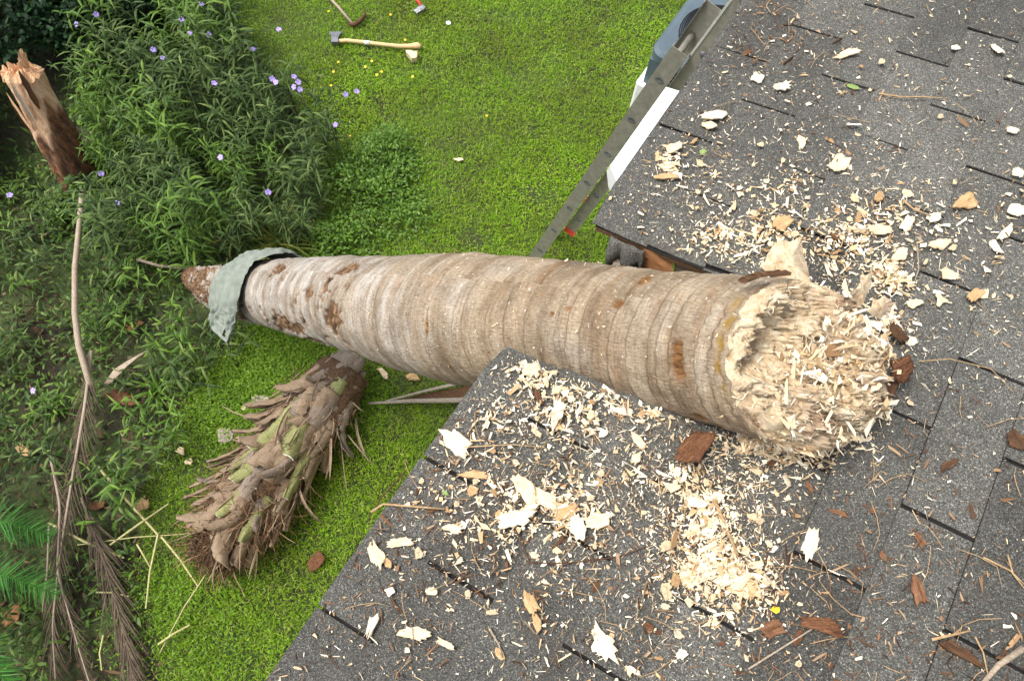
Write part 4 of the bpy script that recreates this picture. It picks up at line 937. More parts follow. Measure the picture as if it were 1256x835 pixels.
for i in range(1, 23):
    r = R_f*i/22; m.tube([(cx+r*math.cos(a), cy+r*math.sin(a), zt+.004+.02*(1-(r/R_f)**2)) for a in np.linspace(0, 2*PI, 33)], .0042, 4, False)
for i in range(12): a = i*PI/6; m.tube([(cx+.02*math.cos(a), cy+.02*math.sin(a), zt+.022), (cx+R_f*math.cos(a), cy+R_f*math.sin(a), zt+.004)], .003, 4)
m.build('fan_grille', M['black'], ac)
m = MB()
for i in range(4):
    a = i*PI/2+.3; b_ = a+.9; m.add([(cx+.05*math.cos(a), cy+.05*math.sin(a), zt-.08), (cx+.24*math.cos(a), cy+.24*math.sin(a), zt-.06), (cx+.24*math.cos(b_), cy+.24*math.sin(b_), zt-.10), (cx+.05*math.cos(b_), cy+.05*math.sin(b_), zt-.10)], [[0, 1, 2, 3]])
m.tube([(cx, cy, zt-.12), (cx, cy, zt-.04)], .06, 16); m.build('fan', M['black'], ac)
m = MB(); prism(m, [(rrect(cx, cy, S/2+.03, .03), 0), (rrect(cx, cy, S/2+.03, .03), .4)]); q_ = rrect(cx, cy, S/2+.03, .03); m.add([(x, y, .4) for x, y in q_], [list(range(len(q_)))]); m.build('stand', M['white'], ac)

# ------------------------------------------------------------ tools on the lawn
axe = empty('axe', ground(460, 56), 'axe with pale wooden handle lying on the lawn', 'axe')
hp = [(412, 51), (425, 50), (445, 52), (470, 55), (490, 57), (503, 57), (512, 56), (516, 58)]
rr = [.016, .017, .016, .016, .017, .020, .027, .020]; m = MB(); m.tube([ground(x, y, .05) for x, y in hp], rr, 10); m.build('handle', M['hickory'], axe, True)
m = MB(); m.tube([ground(447, 52.2, .05), ground(454, 53, .05)], .0178, 10); m.build('handle_sticker', M['white'], axe, True)
m = MB(); p0, p1 = ground(411, 51, .055), ground(412, 37, .045); dl = nrm(p1-p0); sd_ = np.cross(dl, Z_)
V = []; 
for t, hw, hh in ((-.03, .030, .022), (.02, .028, .024), (.07, .038, .012), (.115, .058, .002)):
    c_ = p0+dl*t; V += [c_-sd_*hw-Z_*hh, c_+sd_*hw-Z_*hh, c_+sd_*hw+Z_*hh, c_-sd_*hw+Z_*hh]
m.add(V, [[l*4+i, l*4+(i+1) % 4, (l+1)*4+(i+1) % 4, (l+1)*4+i] for l in range(3) for i in range(4)]+[[3, 2, 1, 0], [12, 13, 14, 15]]); m.build('head', M['steel'], axe)
m = MB(); P = [ground(498, 65, .03), ground(512, 66, .03), ground(511, 74, .03), ground(505, 75, .03)]; slab3(m, [p+Z_*.03 for p in P][::-1], Z_, .05, .004)
tag(m.build('wood_wedge', M['chip']), 'small pale wooden wedge on the lawn just below the axe handle end', 'wood wedge')
pk = empty('pickaxe', ground(432, 27), 'pickaxe with thin white handle and curved dark head at the top edge of the lawn', 'pickaxe')
m = MB(); m.tube([ground(395, -12, .06), ground(415, 9, .05), ground(433, 30, .05)], .012, 8); m.build('handle', M['dry_stem'], pk, True)
m = MB(); m.tube([ground(426, 29, .05), ground(434, 31, .055), ground(441, 27, .05), ground(447, 20, .045), ground(447, 12, .04)], [.006, .022, .018, .014, .003], 8); m.build('head', M['bark_dark'], pk, True)
rt = empty('hatchet', ground(515, 8), 'red handled hatchet cut off by the top edge of the photo', 'hatchet')
m = MB(); m.tube([ground(506, -14, .05), ground(510, -2, .05), ground(518, 9, .05)], [.013, .014, .013], 8); m.build('handle', M['red'], rt, True)
m = MB(); P = [ground(507, 13, .04), ground(518, 7, .06), ground(522, 10, .06), ground(511, 18, .04)]; slab3(m, [p+Z_*.01 for p in P][::-1], Z_, .02, .004); m.build('head', M['steel'], rt)
# ------------------------------------------------------------ small flowers on the lawn
def flower_mesh(r, n, cup, mt, seed=0):
    m = MB(); rr = np.random.default_rng(seed)
    for i in range(n):
        a = 2*PI*i/n+rr.normal(0, .08); d = np.array([math.cos(a), math.sin(a), 0]); s_ = np.array([-d[1], d[0], 0]); w_ = r*PI/n*1.05
        m.strip([d*r*.08-Z_*cup*r, d*r*.55-Z_*cup*r*.1, d*r*.85, d*r*1.0-Z_*.08*r], [w_*.12, w_*(.5 if n == 5 else .75), w_*(.66 if n == 5 else .8), w_*.2], s_, .12)
    me = m.mesh('flower', True); me.materials.append(M[mt]); return me
yf = [flower_mesh(.0115, 9, .1, 'yellow', i) for i in range(3)]
for i, (x, y) in enumerate([(479, 18), (497, 49), (456, 75), (468, 88), (462, 92), (409, 88), (406, 105), (506, 94), (429, 167), (597, 142), (448, 82), (415, 76), (403, 14), (236, 3), (240, 14), (308, 41), (241, 20)]):
    o = bpy.data.objects.new('yellow_flower', yf[i % 3]); C.objects.link(o); o.location = Vector(ground(x, y, .055)); o.rotation_euler = (.2*math.sin(i*3), .2*math.cos(i*5), i)
    tag(o, 'small yellow flower in the green lawn', 'flower', 'small yellow flowers in the lawn')
wf = flower_mesh(.022, 8, .1, 'white'); o = bpy.data.objects.new('white_flower', wf); C.objects.link(o); o.location = Vector(ground(550, 28, .055)); tag(o, 'single small white flower on the lawn right of the tools', 'flower')

# ------------------------------------------------------------ flowering plants of the bed
def lance_plant(seed, nst, H, spread, ll, lw, droop=.9, upright=.9):
    r = np.random.default_rng(seed); f = MB(); s = MB()
    for i in range(nst):
        a = r.uniform(0, 2*PI); lean = r.uniform(.05, spread); h = H*r.uniform(.6, 1.05); b = np.array([r.normal(0, .05), r.normal(0, .05), 0])
        top = b+np.array([math.cos(a)*lean*h, math.sin(a)*lean*h, h]); mid = (b+top)/2+np.array([0, 0, .08*h])*1-np.array([math.cos(a), math.sin(a), 0])*lean*h*.12
        n = int(h/.055); pts = [b*(1-t)**2+2*mid*t*(1-t)+top*t*t for t in np.linspace(0, 1, 7)]
        s.tube(pts, list(np.linspace(.004, .002, 7)), 4, False)
        for k in range(2, n+1):
            t = k/n; p = b*(1-t)**2+2*mid*t*(1-t)+top*t*t; az = a+k*PI/2+r.normal(0, .25)
            for sg in (0, PI):
                L = ll*r.uniform(.65, 1.15)*(1 if t < .85 else .75); e = r.uniform(.25, 1.0)*upright; az2 = az+sg+r.normal(0, .2)
                d = lambda el: np.array([math.cos(az2)*math.cos(el), math.sin(az2)*math.cos(el), math.sin(el)])
                q = [p]; 
                for j in range(4): q.append(q[-1]+d(e-droop*r.uniform(.7, 1.2)*j/3)*L/4)
                sd_ = nrm(np.array([-math.sin(az2), math.cos(az2), r.normal(0, .35)])); w_ = lw*r.uniform(.8, 1.2)
                f.strip(q, [w_*.12, w_*.42, w_*.5, w_*.34, w_*.02], sd_, .35)
    return f.mesh('foliage'), s.mesh('stem')
variants = []
for i in range(6):
    a, b = lance_plant(100+i, int(rng.integers(6, 10)), .68, .42, .20, .0155, 1.35); a.materials.append(M['lance' if i % 3 else 'lance_bright']); b.materials.append(M['stem']); variants.append((a, b))
low = []
for i in range(4):
    a, b = lance_plant(200+i, 7, .26, .7, .125, .015, .9); a.materials.append(M['lance' if i % 2 else 'lance_bright']); b.materials.append(M['stem']); low.append((a, b))
RUE = np.array([ground(*p, .3)[:2] for p in [(40, -60), (240, -60), (285, 40), (345, 110), (395, 165), (400, 240), (330, 285), (250, 295), (120, 300), (85, 240), (110, 130), (60, 40)]])
LOWR = np.array([ground(*p, .1)[:2] for p in [(-120, 190), (60, 240), (210, 300), (300, 330), (300, 440), (215, 520), (165, 610), (60, 560), (-120, 560)]])
LOW2 = np.array([ground(*p, .1)[:2] for p in [(-140, 560), (60, 600), (90, 700), (60, 860), (-140, 900)]])
def spaced(poly, d, mx):
    lo, hi = poly.min(0), poly.max(0); out = []
    for _ in range(6000):
        q = rng.uniform(lo, hi)
        if poly is RUE or poly is LOWR:
            px_, py_, _z = proj(np.array([q[0], q[1], .35])); t_ = max(0, min(1, ((px_-30)*75+(py_-90)*145)/(75**2+145**2)))
            if math.hypot(px_-30-75*t_, py_-90-145*t_) < 42: continue
        if inside(q[None], poly)[0] and all(math.hypot(*(q-o)) > d for o in out): out.append(q)
        if len(out) >= mx: break
    return out
plants = []
def place_plant(q, var, sc, lb, grp, name='flowering_plant', cat='plant'):
    o = empty(name, (q[0], q[1], 0), lb, cat, grp); o.rotation_euler.z = rng.uniform(0, 6.28); o.scale = (sc,)*3
    for nm, me in zip(('foliage', 'stem'), var):
        c = bpy.data.objects.new(nm, me); C.objects.link(c); c.parent = o
    return o
for i, q in enumerate(spaced(RUE, .215, 80)):
    plants.append((q, place_plant(q, variants[i % 6 if rng.random() < .8 else int(rng.choice([1, 2, 4, 5]))], rng.uniform(.7, 1.15), 'tall lance leaved green plant in the dense flowering bed', 'lance leaved plants of the flowering bed')))
for i, q in enumerate([q for q in spaced(LOWR, .19, 75) if not inside(q[None], DARK)[0] or rng.random() < .85]):
    plants.append((q, place_plant(q, low[i % 4], rng.uniform(.7, 1.3), 'low lance leaved plant on the litter left of the trunk base', 'low plants left of the trunk base', 'leafy_plant')))
for i, q in enumerate(spaced(LOW2, .30, 14)):
    plants.append((q, place_plant(q, low[i % 4], rng.uniform(.6, 1.0), 'low leafy plant among the cycad leaves at the left edge', 'low plants by the cycad', 'leafy_plant')))
pf = [flower_mesh(.021, 5, .25, 'petal', i) for i in range(3)]
for i, (x, y, h) in enumerate([(247, 5, .6), (118, 18, .6), (93, 30, .6), (188, 61, .6), (200, 71, .55), (233, 40, .6), (256, 43, .6), (310, 60, .6), (342, 36, .55), (334, 97, .6), (338, 101, .6), (361, 94, .6), (366, 101, .6), (360, 107, .6), (368, 110, .58), (263, 102, .65), (270, 193, .65), (124, 213, .5), (143, 249, .5), (12, 239, .4), (329, 236, .6), (411, 153, .5), (438, 112, .5), (424, 116, .5), (40, 479, .3), (223, 24, .6)]):
    p = ground(x, y, h); q, root = min(plants, key=lambda t: math.hypot(t[0][0]-p[0], t[0][1]-p[1]))
    mr = Matrix.Translation(root.location) @ root.rotation_euler.to_matrix().to_4x4() @ Matrix.Scale(root.scale[0], 4)
    o = bpy.data.objects.new('flower', pf[i % 3]); C.objects.link(o); o.parent = root
    tocam = Vector(CAM-p).normalized(); dirv = (tocam*.6+Vector((.5*math.sin(i*2.3), .5*math.cos(i*1.7), .6))).normalized()
    o.matrix_basis = mr.inverted() @ (Matrix.Translation(Vector(p)) @ dirv.to_track_quat('Z', 'Y').to_matrix().to_4x4())
    m = MB(); qb = np.array([q[0], q[1], .05]); m.tube([p-np.array(dirv)*.02, p*.6+qb*.4+[0, 0, .05], qb], [.0018, .0022, .003], 4)
    me = m.mesh('flower_stalk'); me.transform(mr.inverted()); me.materials.append(M['stem']); s_ = bpy.data.objects.new('flower_stalk', me); C.objects.link(s_); s_.parent = root
# yellowing blade clump above the trunk base
def clump(px, py, n, L, wd, mt, name, lb, spread=1.0, sd0=0, dirz=None, bend=1.3):
    r = np.random.default_rng(sd0); m = MB(); b0 = ground(px, py)
    for i in range(n):
        az = r.uniform(0, 2*PI) if dirz is None else r.normal(dirz, spread); e = r.uniform(.5, 1.4); l = L*r.uniform(.55, 1.1); p = b0+np.array([r.normal(0, .03), r.normal(0, .03), 0]); q = [p]
        for j in range(6):
            el = e-bend*j/5; q.append(q[-1]+np.array([math.cos(az)*math.cos(el), math.sin(az)*math.cos(el), math.sin(el)])*l/6)
        w_ = wd*r.uniform(.7, 1.2); m.strip(q, [w_*.5, w_*.5, w_*.48, w_*.42, w_*.32, w_*.18, .0003], np.array([-math.sin(az), math.cos(az), r.normal(0, .1)]), .3)
    return tag(m.build(name, M[mt]), lb, 'plant')
clump(345, 305, 60, .42, .012, 'yellowgrass', 'grass_clump', 'clump of long arching yellow green blades above the cloth end of the trunk', sd0=3)
clump(300, 292, 30, .3, .012, 'yellowgrass', 'grass_clump', 'smaller clump of yellow green blades left of the big arching one', sd0=4)
clump(195, 480, 26, .26, .016, 'lightherb', 'grass_clump', 'tuft of broad bright green blades left of the cut palm head', sd0=5)
clump(70, 500, 18, .2, .016, 'lightherb', 'grass_clump', 'light striped green tuft at the left beside the dead frond', sd0=6)
def herb(px, py, n, R, H, ls, mt, lb, sd0, name='herb'):
    r = np.random.default_rng(sd0); b0 = ground(px, py); o = empty(name, b0, lb, 'plant'); P = np.stack([r.normal(0, R, n), r.normal(0, R, n), np.zeros(n)], 1); rad = np.hypot(P[:, 0], P[:, 1])
    P[:, 2] = r.uniform(.15, 1, n)*H*np.exp(-(rad/R/1.6)**2); P += b0
    V, Fq, Ft = blades(P, r.uniform(.7, 1.2, n)*ls, r.uniform(.35, .5, n)*ls, r.uniform(0, 2*PI, n), r.uniform(-.1, .9, n), r.uniform(.2, .9, n))
    me = mesh_np('foliage', V, [list(f) for f in Fq]+[list(f) for f in Ft]); link('foliage', me, M[mt], o)
    s = MB(); 
    for i in range(12): j = int(r.integers(n)); s.tube([b0, (b0+P[j])/2+[0, 0, .02], P[j]], .0025, 4, False)
    s.build('stem', M['stem'], o)
for i, (x, y, R, H) in enumerate([(455, 205, .13, .3), (480, 185, .1, .25), (430, 235, .13, .28), (470, 240, .12, .22), (440, 285, .12, .2), (490, 215, .1, .18), (500, 265, .12, .14), (410, 300, .1, .2)]):
    herb(x, y, 520, R*1.15, H, .036, 'lightherb', ['bright green leafy herb at the corner of the flower bed, topmost of its group', 'bright green leafy herb right of the topmost one by the flower bed', 'bright green leafy herb touching the lance leaved plants', 'bright green leafy herb in the middle of its group above the trunk', 'bright green leafy herb just above the trunk', 'small bright herb at the outer right of its group', 'low bright herb nearest the middle of the trunk', 'low bright herb beside the long yellow green blades'][i], 40+i)
for i, (x, y, R, H) in enumerate([(108, 238, .10, .22), (80, 262, .12, .18), (128, 262, .10, .2)]):
    herb(x, y, 230, R, H, .06, 'under', ['dark leafy herb hiding the foot of the broken stump', 'dark leafy herb left of the foot of the broken stump', 'dark leafy herb right of the foot of the broken stump'][i], 80+i)
for i, (x, y, R, H) in enumerate([(135, 140, .14, .4), (142, 205, .12, .3)]):
    herb(x, y, 260, R, H, .06, 'lightherb', ['bright leafy herb right of the broken stump top', 'bright leafy herb half way down the broken stump'][i], 60+i)
# mossy yellow green leaves on the ground between the trunk and the palm head
P = []
for (x, y, R, n) in [(300, 470, .22, 2500), (350, 440, .2, 2500), (265, 500, .15, 1200), (430, 470, .15, 1200), (285, 520, .2, 1500), (210, 720, .2, 1200), (250, 790, .25, 2000)]:
    b0 = ground(x, y); P.append(np.stack([rng.normal(b0[0], R, n), rng.normal(b0[1], R, n), rng.uniform(.01, .06, n)], 1))
P = np.concatenate(P); n = len(P)
blade_obj('ground_cover', [blades(P, rng.uniform(.012, .028, n), rng.uniform(.005, .011, n), rng.uniform(0, 2*PI, n), rng.uniform(-.1, .8, n), rng.uniform(.1, .7, n))], M['moss'], label='fine yellow green ground cover between the trunk and the cut palm head', cat='ground cover', kind='stuff')
# dark glossy shrub at the top left
def shrub(px, py, blobs, n, ls, lb, sd0):
    r = np.random.default_rng(sd0); b0 = ground(px, py); o = empty('shrub', b0, lb, 'shrub'); Ps = []; D = []
    for (dx, dy, z, R) in blobs:
        d = r.normal(0, 1, (n, 3)); d /= np.linalg.norm(d, axis=1)[:, None]; P = b0+np.array([dx, dy, z])+d*R*r.uniform(.55, 1.08, n)[:, None]*np.array([1, 1, .9]); P = P[P[:, 2] > .03]; Ps.append(P)
    P = np.concatenate(Ps); n2 = len(P); V, Fq, Ft = blades(P, r.uniform(.7, 1.2, n2)*ls, r.uniform(.45, .65, n2)*ls, r.uniform(0, 2*PI, n2), r.uniform(-.5, .9, n2), r.uniform(0, .6, n2))
    link('foliage', mesh_np('foliage', V, [list(f) for f in Fq]+[list(f) for f in Ft]), M['shrub'], o)
    s = MB()
    for (dx, dy, z, R) in blobs:
        for i in range(5): s.tube([b0+np.array([dx*.3, dy*.3, 0]), b0+np.array([dx*.7, dy*.7, z*.5]), b0+np.array([dx, dy, z])+r.normal(0, R*.5, 3)], [.012, .008, .003], 5, False)
    s.build('branch', M['bark_dark'], o)
shrub(45, 75, [(0, 0, .5, .40), (-.45, .1, .55, .42), (.30, .35, .45, .36), (-.1, .6, .6, .42), (-.7, -.3, .45, .4), (.5, .75, .4, .34)], 2300, .05, 'dark glossy small leaved shrub filling the top left corner', 71)
shrub(-40, 200, [(0, 0, .35, .35), (-.3, .3, .4, .38), (.05, -.4, .25, .28)], 1700, .05, 'dark glossy shrub at the left edge behind the broken stump', 72)

# ------------------------------------------------------------ broken stump at the left
b0 = ground(100, 225); t0 = ground(30, 92, .82); stump = empty('tree_stump', b0, 'leaning broken palm stump with torn orange top in the flower bed', 'tree stump')
ax = nrm(t0-b0); Ls = np.linalg.norm(t0-b0); a1 = nrm(np.cross(ax, Z_)); a2 = np.cross(ax, a1); NS, NB = 70, 48; V = []
for i in range(NS):
    s0 = i/(NS-1)
    for j in range(NB):
        th = 2*PI*j/NB; r = (.135-.02*s0)*(1+.12*nz(math.cos(th)*2, math.sin(th)*2, s0*5)+.10*nz(math.cos(th)*9, math.sin(th)*9, s0*3)+.02*nz(math.cos(th)*20, math.sin(th)*20, s0*40))
        V.append(b0+ax*(s0*Ls+.05*max(0, s0-.85)/.15*nz(math.cos(th)*4, math.sin(th)*4, 9))+(a1*math.cos(th)+a2*math.sin(th))*r)
idx = np.arange(NS*NB).reshape(NS, NB); nx = np.roll(idx, -1, 1)
me = mesh_np('bark', V, np.stack([idx[:-1], nx[:-1], nx[1:], idx[1:]], -1).reshape(-1, 4), True)
at_ = me.attributes.new('torn', 'FLOAT', 'POINT'); at_.data.foreach_set('value', np.array([min(1, max(0, ((i/(NS-1))-.60-.2*math.sin(2*PI*j/NB+1.0)+.25*nz(math.cos(2*PI*j/NB)*2.5, math.sin(2*PI*j/NB)*2.5, i*.05))*14)) for i in range(NS) for j in range(NB)], np.float32))
link('bark', me, M['stump'], stump)
m = MB(); V = np.array(V)[-NB:]; cc = V.mean(0); NQ = 14; W_ = []
for i in range(NQ+1):
    rho = 1-i/NQ
    for j in range(NB):
        x, y = rho*math.cos(2*PI*j/NB), rho*math.sin(2*PI*j/NB); W_.append(cc+(V[j]-cc)*rho+ax*((1-rho**4)*(.03+.05*nz(x*2, y*2, 3)+.05*abs(nz(x*6, y*6))+.02*nz(x*14, y*14, 7))))
idx = np.arange((NQ+1)*NB).reshape(NQ+1, NB); nx = np.roll(idx, -1, 1)
link('torn_top', mesh_np('torn_top', W_, np.stack([idx[:-1], nx[:-1], nx[1:], idx[1:]], -1).reshape(-1, 4)), M['torn_orange'], stump)
for (x0, y0, x1, y1, hw, z0, z1) in [(30, 88, 26, 60, .035, .84, 1.02), (42, 95, 54, 84, .022, .80, .86), (12, 100, 3, 80, .04, .80, .88), (20, 90, 8, 76, .03, .84, .92)]:
    m = MB(); p, q = ground(x0, y0, z0), ground(x1, y1, z1); d = nrm(q-p); s_ = nrm(np.cross(d, CAM-p)); slab3(m, [p-s_*hw, p+s_*hw, p*.5+q*.5+s_*hw*.8, q+s_*hw*.15, q-s_*hw*.1, p*.45+q*.55-s_*hw*.8], CAM-p, .02, .008); m.build('splinter', M['torn_orange'], stump)
for j in range(7):
    m = MB(); th = 2.2+j*.5; s0 = .25+.09*j % .6; pts = []; 
    for k in range(7):
        s1 = s0+.055*k; pts.append(b0+ax*s1*Ls+(a1*math.cos(th)+a2*math.sin(th))*(.14+.004*k))
    sd_ = nrm(np.cross(pts[-1]-pts[0], pts[0]-b0-ax*s0*Ls)); m.strip(pts, [.004, .016, .02, .016, .02, .012, .003], sd_, .2); m.build('bark_strip', [M['bark_dark'], M['torn_orange'], M['dry_stem']][j % 3], stump)

# ------------------------------------------------------------ cloth draped over the trunk
CL = [to_st(x, y)[0] for x, y in [(292, 330), (280, 335), (271, 352), (270, 370), (273, 380), (288, 380)]]; CR = [to_st(x, y)[0] for x, y in [(322, 322), (318, 330), (302, 352), (301, 370), (301, 380), (295, 380)]]
clo = MB(); na, nb2 = 120, 80; V = []
for i in range(na):
    t = i/(na-1); th = math.radians(100-215*t)
    # centre and width along the trunk, read off as (px of left edge, right edge) down the cloth
    sL = np.interp(t, [0, .25, .5, .75, .9, 1], CL); sR = np.interp(t, [0, .25, .5, .75, .9, 1], CR)
    tail = max(0, t-.62); th = math.radians(100-215*min(t, .70))
    for j in range(nb2):
        b = j/(nb2-1); s0 = sL+(sR-sL)*b+.02*nz(t*6, b*3, 2)+.012*nz(t*16, b*2, 6)
        fold = .026*(1-abs(math.sin(b*7+1.5*t+2.0*nz(t*2, b*2))))+.010*(1-abs(math.sin(b*19+t*3+2.5*nz(t*3, b*3, 4))))+.014*abs(nz(t*8, b*6, 1))+.012*abs(nz(t*20, b*11, 3))-.006*abs(nz(t*34, b*30, 5))
        hang = 0
        r = float(np.interp(s0/TL, RS, RR))+.020+fold+hang; out = E2*math.cos(th)+E1*math.sin(th)
        V.append(Lp+AX*s0+out*r+E1*float(np.interp(s0/TL, RS, RO))+np.array([.26, -.36, -.20])*tail*(1+.25*math.sin(b*9+2)))
idx = np.arange(na*nb2).reshape(na, nb2)
me = mesh_np('cloth', V, np.stack([idx[:-1, :-1], idx[:-1, 1:], idx[1:, 1:], idx[1:, :-1]], -1).reshape(-1, 4), True)
o = link('cloth', me, M['cloth']); o.modifiers.new('t', 'SOLIDIFY').thickness = .0016; tag(o, 'crumpled grey green cloth draped over the narrow end of the fallen trunk', 'cloth')

# ------------------------------------------------------------ cut palm head on the grass
T0 = ground(425, 452, .16); Q0 = ground(270, 672, .14); head = empty('severed_palm_top', (T0+Q0)/2*[1, 1, 0], 'cut off palm head with shaggy brown leaf bases lying on the grass', 'palm top')
hx = nrm(Q0-T0); HL = np.linalg.norm(Q0-T0); hy = nrm(np.cross(Z_, hx)); hz = np.cross(hx, hy)
hr = lambda s: float(np.interp(s, [-.12, 0, .12, .35, .6, .85, 1], [.10, .19, .24, .25, .26, .23, .14]))
NS, NB = 60, 48; V = []
for i in range(NS):
    s0 = i/(NS-1)
    for j in range(NB):
        th = 2*PI*j/NB; r = hr(s0)*.85*(1+.12*nz(math.cos(th)*3, math.sin(th)*3, s0*7)+.06*nz(math.cos(th)*11, math.sin(th)*11, s0*20)); V.append(T0+hx*s0*HL+(hy*math.cos(th)+hz*math.sin(th)*.75)*r)
V += [T0-hx*.02, Q0+hx*.06]; Fc = [[i*NB+j, i*NB+(j+1) % NB, (i+1)*NB+(j+1) % NB, (i+1)*NB+j] for i in range(NS-1) for j in range(NB)]+[[(j+1) % NB, j, NS*NB] for j in range(NB)]+[[(NS-1)*NB+j, (NS-1)*NB+(j+1) % NB, NS*NB+1] for j in range(NB)]
link('core', mesh_np('core', V, Fc, True), M['fibre'], head)
r_ = np.random.default_rng(5)
def boot(s0, th, L, w0, flare, mt, cut=True, twist=0., tipped=False):
    out = hy*math.cos(th)+hz*math.sin(th)*.8; p = T0+hx*s0*HL+out*hr(s0)*.8; tang = nrm(np.cross(hx, out)); n = 9; m = MB(); V = []; d = hx
    pts = []; q = p.copy()
    for k in range(n):
        t = k/(n-1); fl = flare*(.3+.9*t); dd_ = nrm(hx*math.cos(fl)+out*math.sin(fl)+tang*twist*t*.6-Z_*.25*t*(flare > .6)); pts.append(q.copy()); q = q+dd_*L/(n-1)
    W5 = 7
    for side in (0, 1):
        for k in range(n):
            t = k/(n-1); wd = w0*((1-.38*t**.9) if not tipped else (.12+1.1*math.sin(PI*min(1, .05+t*.62)))*.85)*(1+.10*r_.normal())*(.8 if k == n-1 else 1); dirk = nrm(pts[min(k+1, n-1)]-pts[max(k-1, 0)]); nn = nrm(np.cross(tang, dirk)); nn = nn if nn@out > 0 else -nn
            for l in range(W5):
                x = l/(W5-1)*2-1; V.append(pts[k]+tang*x*wd+nn*((-.75*x*x+.35)*wd*(1-.3*t)+.009*nz(k*.8+s0*40, x*1.5, th*9)-side*(.006+.010*(1-x*x))+.004*r_.normal()))
    Fc = []; o_ = n*W5
    for k in range(n-1):
        for l in range(W5-1): a = k*W5+l; Fc += [[a, a+1, a+1+W5, a+W5], [o_+a, o_+a+W5, o_+a+1+W5, o_+a+1]]
        for l in (0, W5-1): a = k*W5+l; Fc.append([a, a+W5, o_+a+W5, o_+a])
    for l in range(W5-1): Fc.append([l, o_+l, o_+l+1, l+1])
    m.add(V, Fc); b = m.build('leaf_base', M[mt], head, True)
    e = MB(); top = [V[(n-1)*W5+l]+nrm(pts[-1]-pts[-2])*.001 for l in range(W5)]; bot = [V[o_+(n-1)*W5+l]+nrm(pts[-1]-pts[-2])*.001 for l in range(W5)]
    e.add(top+bot, [[l, l+1, W5+l+1, W5+l] for l in range(W5-1)]); e.build('cut_face', M['boot_cut' if mt == 'boot_green' else 'boot'], b)
k = 0
for s0 in np.linspace(.08, .84, 13):
    for j in range(4):
        th = (j+.5*(k % 2)+r_.uniform(-.45, .45))*PI/4+.15; th = th % PI; 
        boot(s0+r_.normal(0, .015), th, r_.uniform(.16, .34), r_.uniform(.04, .095), r_.uniform(.0, 1.0)**1.5*1.35+.08, 'boot_green' if (k*4+j) % 17 == 1 else ('boot' if r_.random() < .7 else 'sheath'), twist=r_.normal(0, .95))
    k += 1
for s0, th, L, w0 in [(.26, 2.0, .42, .075), (.46, 1.9, .36, .065), (.66, 1.7, .30, .05), (.42, .6, .34, .05), (.70, .9, .30, .045)]: boot(s0, th, L, w0, .35, 'boot_green', twist=.25)
for s0, th, L, w0, fl in [(.45, 2.9, .42, .032, .75), (.55, 2.8, .45, .03, .65), (.62, 3.0, .42, .032, .6), (.5, 3.1, .38, .03, .8), (.7, 2.7, .3, .035, .5), (.5, .1, .4, .03, .35), (.6, .15, .38, .035, .3), (.35, .1, .42, .03, .3)]: boot(s0, th, L, w0, fl, 'boot', twist=.1)
for (s0, th, L, w0, tw) in [(-.10, 1.4, .40, .15, 0), (-.08, .7, .44, .12, -.1), (-.06, 2.3, .42, .12, .1), (-.03, 2.8, .5, .07, .15), (-.03, .2, .55, .08, -.1), (.04, 1.1, .40, .09, .05), (.06, 1.9, .38, .08, -.1)]: boot(s0, th, L, w0, .22, 'sheath', twist=tw, tipped=True)
ball = MB(); qc = Q0-hx*.02
for i in range(900):
    d = nrm(r_.normal(0, 1, 3)); d[2] = abs(d[2]); p = qc+d*np.array([.2, .2, .16])*r_.uniform(.5, 1.05); t_ = nrm(np.cross(d, r_.normal(0, 1, 3))); q = [p]; L = r_.uniform(.06, .2)
    for k in range(5): t_ = nrm(t_-(q[-1]-qc)*1.1+r_.normal(0, .25, 3)); nq = q[-1]+t_*L/5; nq[2] = max(nq[2], .01); q.append(nq)
    w_ = r_.uniform(.001, .005); ball.strip(q, [w_]*5+[w_*.3], nrm(np.cross(t_, d)), .3)
tag(ball.build('fibre_tuft', M['fibre'], head), kind='stuff')
st_ = MB()
for i in range(95):
    s0 = r_.uniform(.1, .95); th = r_.uniform(-.2, PI+.2); out = hy*math.cos(th)+hz*math.sin(th)*.8; p = T0+hx*s0*HL+out*(hr(min(1, s0))*r_.uniform(.85, 1.05)+.015); L = r_.uniform(.10, .34)
    d = nrm(hx*.9+out*r_.uniform(0, .7)+r_.normal(0, .35, 3)); c_ = r_.normal(0, .45, 3); q = [p]
    for k in range(5): d = nrm(d+c_*.3-Z_*.14); nq = q[-1]+d*L/5; nq[2] = max(nq[2], .012); q.append(nq)
    w_ = r_.uniform(.002, .010); st_.strip(q, [w_*.8, w_, w_*.9, w_, w_*.6, w_*.1], nrm(np.cross(d, r_.normal(0, 1, 3))), .5)
tag(st_.build('shredded_strips', M['boot'], head), kind='stuff')
fm = MB()
for i in range(1300):
    s0 = r_.uniform(.1, 1.02) if i > 950 else r_.uniform(.68, 1.06); th = r_.uniform(0, PI); out = hy*math.cos(th)+hz*math.sin(th)*.8; p = T0+hx*s0*HL+out*(hr(min(1, s0))*r_.uniform(.8, 1.02)+.01); L = r_.uniform(.06, .22)
    d = nrm(hx*.8+out*r_.uniform(0, .5)+r_.normal(0, .45, 3)); c_ = r_.normal(0, .5, 3); q = [p]
    for k in range(4): d = nrm(d+c_*.35-Z_*.12); q.append(q[-1]+d*L/4)
    w_ = r_.uniform(.0008, .0028); q = [np.array([a[0], a[1], max(a[2], .01)]) for a in q]
    fm.strip(q, [w_]*4+[w_*.3], nrm(np.cross(d, r_.normal(0, 1, 3))), .3)
fo = fm.build('fibre_mat', M['litter'], head); tag(fo, kind='stuff')

